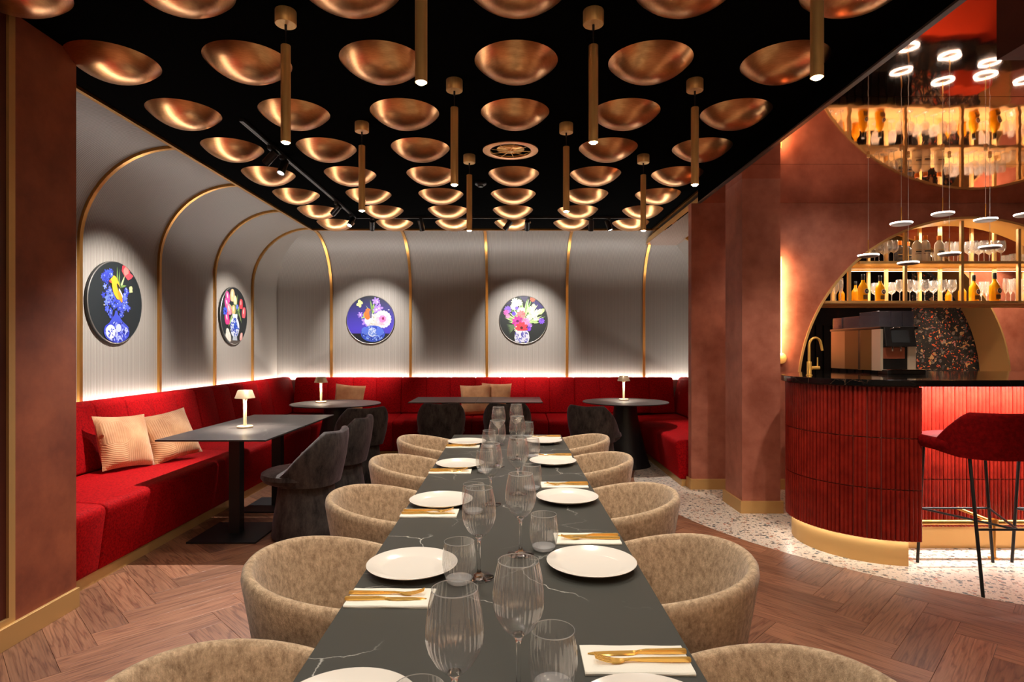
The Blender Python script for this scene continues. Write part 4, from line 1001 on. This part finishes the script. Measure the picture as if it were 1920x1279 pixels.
# tiles: three reeds each
TW, TH = .080, .330
def tile_mesh():
    bm = BM(); pts = []; ww = TW-.0045
    for k in range(3):
        for j in range(6):
            t = j/6; x = -ww/2+ww/3*(k+t); pts.append((x, -.003-.011*math.sin(PI*t)**.8))
    pts.append((ww/2, -.004)); h = TH-.006
    fr = [(x, y) for x, y in pts]; ring0 = [(x, y, 0) for x, y in fr]+[(ww/2, .006, 0), (-ww/2, .006, 0)]
    ring_skin(bm, [ring0, [(x, y, h) for x, y, _ in ring0]]); return bm
tsrc = None
def place_tile(x, y, z, rz):
    global tsrc
    if tsrc is None: tsrc = obj('tile', tile_mesh(), M['tile'], bar, True, ang=70); o = tsrc
    else: o = tsrc.copy(); COL.objects.link(o)
    o.location = loc3(x, y, z); o.rotation_euler = (0, 0, rz)
ZR = [.172, .502, .832]
for j in range(15):
    a = math.radians(270)-(j+.35)*TW/CR; r = CR-.005
    for z in ZR: place_tile(CX0+r*math.cos(a), CY0+r*math.sin(a), z, a+PI/2)
for j in range(20):
    for z in ZR: place_tile(2.645+TW*j, 4.11, z, 0)
# foot rail
fr_ = thing('foot_rail', 'gold foot rail in front of the pink lit bar tiles', 'foot rail', (3.23, 3.95, 0))
bm = BM(); tube(bm, [(-.63, 0, .245), (3.0, 0, .245)], .017, 14); obj('rail', bm, M['gold'], fr_)
for x in (0, 1.3):
    bm = BM(); tube(bm, [(x, 0, .01), (x, 0, .23)], .012, 12); lathe(bm, [(.032, 0), (.032, .006), (.013, .012)], 20, (x, 0, .002)); lathe(bm, [(.018, -.022), (.024, -.022), (.024, .022), (.018, .022)], 16, (x, 0, .245)); obj('post', bm, M['gold'], fr_)
    bm = BM(); tube(bm, [(x, 0, .245), (x-.13, .15, .30)], .011, 10); obj('bracket', bm, M['gold'], fr_)
# bar LED strips
o = lamp('AREA', (4.5, 3.98, 1.155), 150, (1, .9, .84), (4.5, 4.06, .2), 3.8, .03, name='bar_led')
o.rotation_euler = (.22, 0, 0)
lamp('AREA', (4.5, 4.125, .16), 3.0, (1, .93, .82), None, 3.8, .02, name='plinth_led').rotation_euler = (-.5, 0, 0)
for j in range(7):
    a = math.radians(270-8-j*18); r = CR-.017
    o = lamp('AREA', (CX0+r*math.cos(a), CY0+r*math.sin(a), .164), .18, (1, .93, .82), None, .17, .012, name='plinth_led'); o.rotation_euler = (0, 0, a+PI/2)

# bar stools
def make_stool():
    t = thing('bar_stool', 'red velvet bar stool with low wraparound back, nearest to the camera', 'bar stool', (2.92, 3.62, 0), 0, 'red bar stools at the counter')
    bm = BM(); n = 40; rings = []
    for sc, z in ((.80, .775), (.95, .785), (1, .81), (1, .84), (.95, .862), (.80, .872), (.4, .876)):
        rings.append([( (abs(math.cos(a))**.72)*math.copysign(1, math.cos(a))*.275*sc-.05, .06+(abs(math.sin(a))**.72)*math.copysign(1, math.sin(a))*.245*sc, z) for a in [2*PI*i/n for i in range(n)]])
    ring_skin(bm, rings); obj('seat', bm, M['stool_velvet'], t)
    bm = BM(); n = 44; rings = []
    for i in range(n+1):
        a = math.radians(-103+206*i/n); d = abs(math.degrees(a)); p = 2.8; c, s = math.sin(a), -math.cos(a); k = (abs(c)**p+abs(s)**p)**(-1/p)
        h = 1.035 if d < 52 else 1.035-.225*((d-52)/51)**1.1
        z0 = .765 + .02*max(0, (d-60)/43); r = .272; tk = .055; ring = []
        for f in (0, .2, .5, .8): ring.append((k*c*(r+.018*f), k*s*(r+.018*f), z0+(h-.02-z0)*f))
        for q in range(6):
            aa = PI*q/5; ring.append((k*c*(r+.018-tk/2+tk/2*math.cos(aa)), k*s*(r+.018-tk/2+tk/2*math.cos(aa)), h-.02+.02*math.sin(aa)))
        ring += [(k*c*(r+.01-tk), k*s*(r+.01-tk), z0+(h-z0)*.5), (k*c*(r-tk), k*s*(r-tk), z0)]
        rings.append(ring)
    ring_skin(bm, rings); obj('backrest', bm, M['stool_velvet'], t, True, ang=60, loc=(-.025, 0, 0))
    feet = [(-.25, -.28), (.25, -.28), (-.245, .265), (.25, .265)]; tops = [(-.235, -.16), (.20, -.16), (-.25, .20), (.14, .20)]
    at = {}
    for k, (f, tp) in enumerate(zip(feet, tops)):
        bm = BM(); tube(bm, [(f[0], f[1], 0), (tp[0], tp[1], .785)], .0095, 10); obj('leg', bm, M['black'], t); q = .365/.785; at[k] = (f[0]+(tp[0]-f[0])*q, f[1]+(tp[1]-f[1])*q, .365)
    mid = tuple((Vector(at[0])+Vector(at[1]))/2)
    for a, b in ((at[0], at[1]), (at[2], at[3]), (at[2], mid), (at[3], mid)):
        bm = BM(); tube(bm, [a, b], .007, 8); obj('footrest_bar', bm, M['black'], t)
    return t
st = make_stool()
dup(st, (3.54, 3.62, 0), 0, 'red velvet bar stool farther right, cut off by the picture edge')

# tap
t = thing('bar_tap', 'gold swan neck tap at the rounded end of the bar', 'tap', (2.235, 4.42, 1.205))
bm = BM(); lathe(bm, [(0, 0), (.022, 0), (.022, .004), (.017, .008), (.017, .10), (.014, .104), (0, .104)], 20); obj('body', bm, M['gold_bright'], t)
bm = BM(); tube(bm, [(0, 0, .10), (0, 0, .225)]+[(.045-.045*math.cos(PI*i/10), 0, .225+.055*math.sin(PI*i/10)) for i in range(1, 9)]+[(.092, 0, .215), (.098, 0, .185)], .0095, 12); obj('spout', bm, M['gold_bright'], t)
bm = BM(); tube(bm, [(.016, 0, .055), (.075, 0, .055)], .014, 14); obj('valve', bm, M['gold_bright'], t)
bm = BM(); tube(bm, [(.062, 0, .068), (.062, 0, .135)], .0045, 8); obj('lever', bm, M['gold_bright'], t)

# coffee machine
cm = thing('coffee_machine', 'large steel coffee machine with bean hoppers and touch screen', 'coffee machine', (2.93, 4.68, 1.205))
def part(nm, m, x0, x1, y0, y1, z0, z1, bev=.004, p=None):
    bm = BM(); bx(bm, x0, x1, y0, y1, z0, z1, bev); return obj(nm, bm, m, p or cm, False)
part('body', M['black_satin'], .012, .30, .035, .74, .03, .355)
for (y0, y1, m, dx) in ((0, .115, 'steel', 0), (.118, .27, 'champagne', .006), (.31, .50, 'champagne', .006), (.50, .72, 'beige', 0)):
    bm = BM(); ring_skin(bm, [[(dx, y0, .025), (.02, y0, .025), (.02, y0, .355), (dx, y0, .355)], [(0 if dx else .0, y1, .025), (.02, y1, .025), (.02, y1, .355), (0 if dx else 0, y1, .355)]]); obj('side_panel', bm, M[m], cm, False)
part('slot', M['black'], .004, .02, .27, .31, .02, .36, 0)
part('right_panel', M['steel'], .235, .295, .02, .07, .03, .345)
part('brew_front', M['plaster'], .03, .215, .03, .06, .12, .21)
part('spout_block', M['chrome'], .05, .19, -.03, .05, .215, .245)
for x in (.085, .15):
    bm = BM(); lathe(bm, [(.006, 0), (.006, .03), (.010, .04), (0, .04)], 12, (x, -.015, .18)); obj('spout', bm, M['chrome'], cm)
part('drip_tray', M['chrome'], .02, .33, -.10, .05, .03, .038)
part('tray_base', M['black'], .012, .31, -.07, .05, 0, .032)
bm = BM(); bx(bm, -.118, .118, -.008, .008, -.08, .08, .003); sc_ = obj('screen', bm, M['black'], cm, False, (.135, -.025, .295), (-.2, 0, 0))
bm = BM(); bx(bm, -.07, .07, -.0095, -.008, -.05, .05); obj('display', bm, M['screen'], sc_, False)
bm = BM(); tube(bm, [(-.08, -.015, .055), (-.05, -.017, .066), (0, -.018, .07)], .004, 8); obj('steam_arm', bm, M['chrome'], sc_)
part('top_plate', M['black_satin'], .0, .30, .0, .74, .355, .375)
for i, (y0, y1, x0, x1) in enumerate(((.03, .30, .01, .10), (.03, .30, .105, .19), (.03, .30, .195, .285), (.32, .56, .02, .27), (.58, .73, .02, .2))):
    part('bean_hopper', M['smoke_glass'], x0, x1, y0, y1, .375, .50 if i < 3 else .475, .003)

# back bar unit behind the arch
bb = thing('back_bar', 'low back bar with an orange red front behind the arch', 'back bar', (4.6, 6.9, 0))
bm = BM(); bx(bm, -1.6, 1.8, -.25, .35, .05, .86); obj('body', bm, M['red_wall'], bb, False)
bm = BM(); bx(bm, -1.62, 1.82, -.28, .37, .86, .90, .003); obj('worktop', bm, M['bar_stone'], bb, False)
rb = obj('red_seat_block', (lambda b: (bx(b, -.25, .25, -.12, .12, 0, .95, .01), b)[1])(BM()), M['red_wall'], None, False, (6.0, 7.70, .10)); tag(rb, 'plain red block in front of the floral wallpaper', 'bench')
rb.location = (5.95, 7.72, .0)

# hanging shelf
SY = [5.97, 6.27, 6.58]; SX = [2.85, 3.42, 3.985, 4.555, 5.13, 5.70]
sh = thing('hanging_shelf', 'gold framed hanging shelf in the bar arch', 'shelf', (4.3, 6.27, 1.87)); so = Vector((4.3, 6.27, 1.87))
def in_arch(x): 
    q = (RA-.02)**2-(x-CXA)**2; return CZA+math.sqrt(q) if q > 0 else None
def spart(nm, m, x0, x1, y0, y1, z0, z1, bev=0):
    bm = BM(); bx(bm, x0-so.x, x1-so.x, y0-so.y, y1-so.y, z0-so.z, z1-so.z, bev); return obj(nm, bm, m, sh, False)
for x in SX:
    for k, y in enumerate(SY):
        top = (in_arch(x) if k < 1 else 2.855)
        if top is None or top < 1.9: continue
        spart('post', M['shelf_gold'], x-.014, x+.014, y-.014, y+.014, 1.86, top)
for z, xl in ((1.862, in_arch), (2.262, in_arch)):
    dz = z-CZA+.03; hw = math.sqrt((RA-.03)**2-dz*dz); xa, xb = CXA-hw, min(CXA+hw, 6.2)
    for y in SY: spart('rail', M['shelf_gold'], xa, xb, y-.011, y+.011, z, z+.026)
    spart('shelf_board', M['shelf_gold'], xa, xb, SY[0], SY[2], z+.010, z+.022)
SZ = (1.889, 2.289)
for z, e in ((2.255, 17), (2.70, 14)):
    for y in (6.12, 6.42):
        o = lamp('AREA', (4.62, y, z), e, (1, .86, .68), None, 2.6 if z < 2.5 else 1.2, .03, name='shelf_led')
for z, xa, xb in ((2.254, 3.50, 5.9),):
    for y in (6.52,): spart('led_strip', M['emit_shelf'], xa, xb, y-.003, y+.003, z+.003, z+.006)

# glassware and bottles on the shelf
def lathe_obj(name, prof, m, n=20, cat=None, group=None):
    bm = BM(); lathe(bm, prof, n); o = obj(name, bm, m, None, True, ang=60)
    return tag(o, None, cat, group)
P_W = [(.032, 0), (.033, .003), (.006, .008), (.0035, .02), (.0035, .085), (.010, .098), (.026, .108), (.037, .125), (.0425, .148), (.041, .172), (.037, .20), (.033, .222)]
P_F = [(.028, 0), (.029, .003), (.006, .008), (.0035, .02), (.0035, .075), (.010, .090), (.018, .105), (.024, .13), (.026, .17), (.023, .235)]
P_T = [(0, .004), (.034, 0), (.037, .004), (.038, .04), (.038, .088)]
P_C = [(.030, 0), (.030, .003), (.005, .008), (.0035, .06), (.02, .075), (.045, .105), (.047, .115)]
SRC = {}
def glass_row(kind, prof, name, shelf, items, group, where):
    """items: (px, depth)"""
    for i, (px, y) in enumerate(sorted(items)):
        if kind not in SRC: SRC[kind] = lathe_obj(name, prof, M['shelf_glass'], 24, name.replace('_', ' ')); o = SRC[kind]
        else: o = SRC[kind].copy(); COL.objects.link(o)
        x = (px-956)/F*y; o.location = (x, y, SZ[shelf]); o['group'] = group
        o['label'] = 'empty %s %s, %s from the left' % (name.replace('_', ' '), where, ORD[i])
glass_row('F', P_F, 'champagne_flute', 0, [(1558, 6.05), (1567, 6.12), (1576, 6.04)], 'flutes at the left of the lower bar shelf', 'at the left end of the lower bar shelf')
glass_row('W', P_W, 'wine_glass', 0, [(1641, 6.35), (1672, 6.3), (1687, 6.06), (1706, 6.06), (1719, 6.14), (1734, 6.06), (1750, 6.14), (1767, 6.06), (1785, 6.06)], 'wine glasses on the lower bar shelf', 'on the lower bar shelf')
glass_row('F', P_F, 'champagne_flute', 0, [(1840, 6.35), (1850, 6.35), (1886, 6.05), (1895, 6.12), (1904, 6.05), (1917, 6.08)], 'flutes at the right of the lower bar shelf', 'at the right of the lower bar shelf')
glass_row('W', P_W, 'wine_glass', 1, [(1640, 6.18), (1648, 6.08), (1657, 6.16), (1666, 6.06), (1676, 6.04)], 'wine glasses at the left of the upper bar shelf', 'at the left of the upper bar shelf')
glass_row('C', P_C, 'coupe_glass', 1, [(1749, 6.12)], 'coupe glasses', 'between the clear bottles on the upper bar shelf')
glass_row('W', P_W, 'wine_glass', 1, [(1779, 6.12), (1788, 6.2), (1796, 6.12), (1816, 6.12), (1826, 6.06), (1835, 6.15), (1845, 6.05), (1855, 6.15), (1864, 6.05), (1877, 6.05)], 'wine glasses at the right of the upper bar shelf', 'at the right of the upper bar shelf')
glass_row('T', P_T, 'tumbler', 1, [(1886, 6.16), (1901, 6.06), (1915, 6.1)], 'tumblers on the upper bar shelf', 'on the upper bar shelf')
def text_mesh(txt, size):
    cu = bpy.data.curves.new('numerals', 'FONT'); cu.body = txt; cu.size = size; cu.align_x = 'CENTER'; cu.align_y = 'CENTER'; cu.extrude = .0002
    o = bpy.data.objects.new('numerals', cu); COL.objects.link(o); bpy.context.view_layer.update()
    me = bpy.data.meshes.new_from_object(o.evaluated_get(bpy.context.evaluated_depsgraph_get())); bpy.data.objects.remove(o); bpy.data.curves.remove(cu)
    o = bpy.data.objects.new('numerals', me); COL.objects.link(o); return o
def amber(px, y, sc, m, label, full=True):
    t = thing('liqueur_bottle', label, 'bottle', ((px-956)/F*y, y, SZ[0]), 0, 'amber bottles on the lower bar shelf'); t.scale = (sc, sc, sc)
    bm = BM(); lathe(bm, [(0, 0), (.040, 0), (.043, .004), (.0435, .135), (.041, .155), (.026, .182), (.017, .20), (.0145, .235), (0, .235)], 28); obj('glass', bm, m, t)
    bm = BM(); lathe(bm, [(.0155, .232), (.0165, .234), (.0165, .275), (.0155, .278), (0, .278)], 18); obj('cap', bm, M['black_satin'], t)
    if full:
        bm = BM(); lathe(bm, [(.0153, .205), (.0162, .207), (.0155, .232), (.0148, .232)], 18); obj('neck_band', bm, M['label_dark'], t)
        rot = (PI/2, 0, .25)
        bm = BM(); lathe(bm, [(0, 0), (.027, 0), (.027, .002), (0, .002)], 28); e = obj('emblem', bm, M['label_white'], t, loc=(.012, -.0445, .10), rot=rot)
        bm = BM(); lathe(bm, [(0, 0), (.0235, 0), (.0235, .0012), (0, .0012)], 28); obj('emblem_field', bm, M['label_dark'], e, loc=(0, 0, .0018))
        n = text_mesh('43', .030); n.data.materials.append(M['label_white']); n.parent = e; n.location = (0, 0, .0034)
        bm = BM(); bx(bm, -.022, .022, -.0455, -.044, .02, .062); obj('paper_label', bm, M['label_white'] if False else M['champagne'], t, False)
amber(1618, 6.04, 1, M['amber'], 'amber liqueur bottle marked 43 on the lower shelf, leftmost large one')
amber(1650, 6.06, .96, M['amber'], 'amber liqueur bottle marked 43 on the lower shelf, second large one')
amber(1826, 6.08, .98, M['amber'], 'amber liqueur bottle marked 43 on the lower shelf, second from the right')
amber(1865, 6.04, 1.05, M['amber'], 'amber liqueur bottle marked 43 on the lower shelf, rightmost')
amber(1604, 6.36, .86, M['amber2'], 'darker amber bottle behind the leftmost large one', False)
amber(1578, 6.36, .70, M['amber2'], 'small dark amber bottle behind the flutes at the left', False)
amber(1778, 6.4, .66, M['amber2'], 'small dark amber bottle behind the row of wine glasses', False)
amber(1804, 6.32, .84, M['amber2'], 'darker amber bottle behind the middle post', False)
def gin(px, y, dark, label):
    t = thing('gin_bottle', label, 'bottle', ((px-956)/F*y, y, SZ[1]), 0, 'orange capped bottles on the upper bar shelf')
    bm = BM(); lathe(bm, [(0, 0), (.041, 0), (.044, .004), (.044, .16), (.041, .185), (.03, .205), (.019, .216), (.018, .228), (0, .228)], 28); obj('glass', bm, M['smoke_glass'] if dark else M['clear_gin'], t)
    bm = BM(); lathe(bm, [(.0195, .225), (.0205, .227), (.0205, .268), (.0195, .27), (0, .27)], 20); obj('cap', bm, M['orange'], t)
    def band(z0, z1, m, a0=-.9, a1=.9, nm='label_band'):
        bm = BM(); ring_skin(bm, [[(math.sin(a)*r, -math.cos(a)*r, z) for r, z in ((.0442, z0), (.0448, z0), (.0448, z1), (.0442, z1))] for a in [a0+(a1-a0)*i/12 for i in range(13)]]); obj(nm, bm, m, t, False)
    band(.118, .124, M['gold_paint']); band(.08, .085, M['champagne']); band(.10, .112, M['label_dark'], -.75, .75, 'dark_print')
gin(1719, 6.06, 0, 'clear bottle with an orange cap on the upper shelf, left one of three')
gin(1735, 6.03, 0, 'clear bottle with an orange cap on the upper shelf, middle one of three')
gin(1761, 6.05, 0, 'clear bottle with an orange cap on the upper shelf, right one of three')
gin(1687, 6.34, 1, 'dark bottle with an orange cap beside the upper shelf wine glasses')
gin(1702, 6.40, 1, 'dark bottle with an orange cap right of the shelf post')

# pendant discs over the bar
def make_disc(h):
    t = thing('disc_pendant', '', 'pendant light', (0, 0, ZG), 0, 'white disc pendants over the bar')
    bm = BM(); lathe(bm, [(0, 0), (.011, 0), (.011, -.022), (.004, -.026), (0, -.026)], 12); obj('canopy', bm, M['bronze'], t)
    bm = BM(); tube(bm, [(0, 0, 0), (0, 0, -h+.10)], .0013, 6); obj('cable', bm, M['pale_cable'], t)
    bm = BM(); tube(bm, [(0, 0, -h+.12), (0, 0, -h)], .0035, 8); obj('rod', bm, M['gold'], t)
    bm = BM(); lathe(bm, [(0, -h-.006), (.060, -h-.008), (.066, -h-.004), (.066, -h+.003), (0, -h+.008)], 40); obj('disc', bm, M['disc_grey'], t)
    bm = BM(); lathe(bm, [(.063, -h+.003), (.070, -h+.003), (.071, -h+.005), (.070, -h+.009), (.058, -h+.009), (.058, -h+.007)], 40); obj('light_ring', bm, M['emit_ring'], t)
    return t
DP = [(2.688, 4.44, 2.10, 'hanging lowest left by the arch edge'), (2.988, 4.44, 2.044, 'lower front row, second from the left'), (3.296, 4.44, 2.112, 'lower front row, third from the left'), (3.60, 4.44, 2.164, 'lower front row, fourth from the left'),
      (2.83, 4.28, 2.306, 'higher back row, leftmost'), (3.13, 4.28, 2.376, 'higher back row, second from the left'), (3.44, 4.28, 2.333, 'higher back row, third from the left'), (3.73, 4.28, 2.37, 'higher back row, at the right edge')]
for x, y, z, l in DP:
    t = make_disc(ZG-z); t.location = (x, y, ZG); t['label'] = 'flat white disc pendant over the bar, ' + l
# wall light behind the column
wl = thing('wall_light', 'slim vertical wall light with a round brass disc behind the column', 'wall light', (2.695, DB, 1.30))
bm = BM(); lathe(bm, [(0, 0), (.055, 0), (.055, .012), (.052, .014), (0, .014)], 32); o = obj('disc', bm, M['gold_paint'], wl, ang=30, loc=(0, -.03, .01), rot=(PI/2, 0, 0))
bm = BM(); tube(bm, [(0, -.035, .02), (0, -.035, 1.02)], .008, 10); obj('tube', bm, M['bronze'], wl)
bm = BM(); bx(bm, -.003, .003, -.026, -.022, .04, 1.0); obj('led_strip', bm, M['emit_wall'], wl, False)
o = lamp('AREA', (2.70, DB-.09, 1.82), 10, (1, .62, .32), (2.70, DB, 1.82), .02, .95, name='wall_wash')
# room behind the bar and general ceiling downlights over the bar
lamp('SPOT', (5.7, 6.9, 2.8), 110, (1, .72, .48), (6.0, 7.4, 1.6), .03, angle=70, name='downlight')
lamp('SPOT', (5.6, 7.6, 2.8), 10, (1, .8, .6), (5.8, 7.9, 1.2), .03, angle=80, name='downlight')
lamp('SPOT', (4.6, 6.25, 1.84), 160, (1, .7, .5), (4.6, 6.7, .5), .03, angle=80, name='downlight')
for x, y, e in ((2.05, 4.1, 24), (3.1, 3.0, 8), (2.6, 5.3, 26), (4.3, 4.6, 24)):
    if e: lamp('SPOT', (x, y, ZG-.03), e, (1, .80, .62), (x, y, 0), .03, angle=110, blend=.7, name='downlight')

lamp('SPOT', (2.0, 3.4, ZG-.03), 95, (1, .88, .76), (2.35, 4.6, .9), .03, angle=64, blend=.8, name='added_bar_fill')  # added fill spot without a fixture, brightens the column front
lamp('SPOT', (1.75, 2.5, ZG-.03), 105, (1, .88, .76), (2.4, 3.9, .75), .03, angle=40, blend=.8, name='added_bar_fill')  # added fill spot without a fixture, brightens the curved tiles
lamp('SPOT', (3.3, 4.7, ZG-.03), 24, (1, .85, .7), (3.1, DB, 1.75), .03, angle=90, blend=.9, name='added_bar_fill')  # added fill spot without a fixture, brightens the bar wall
for x in (-1.2, .8, 2.8, 5.0): lamp('SPOT', (x, -2.55, ZG-.03), 240, WARM, (x, -3.0, 2.3), .03, angle=110, blend=.9, name='added_rear_fill')  # added lamps out of view, light the rear wall for fill and reflections
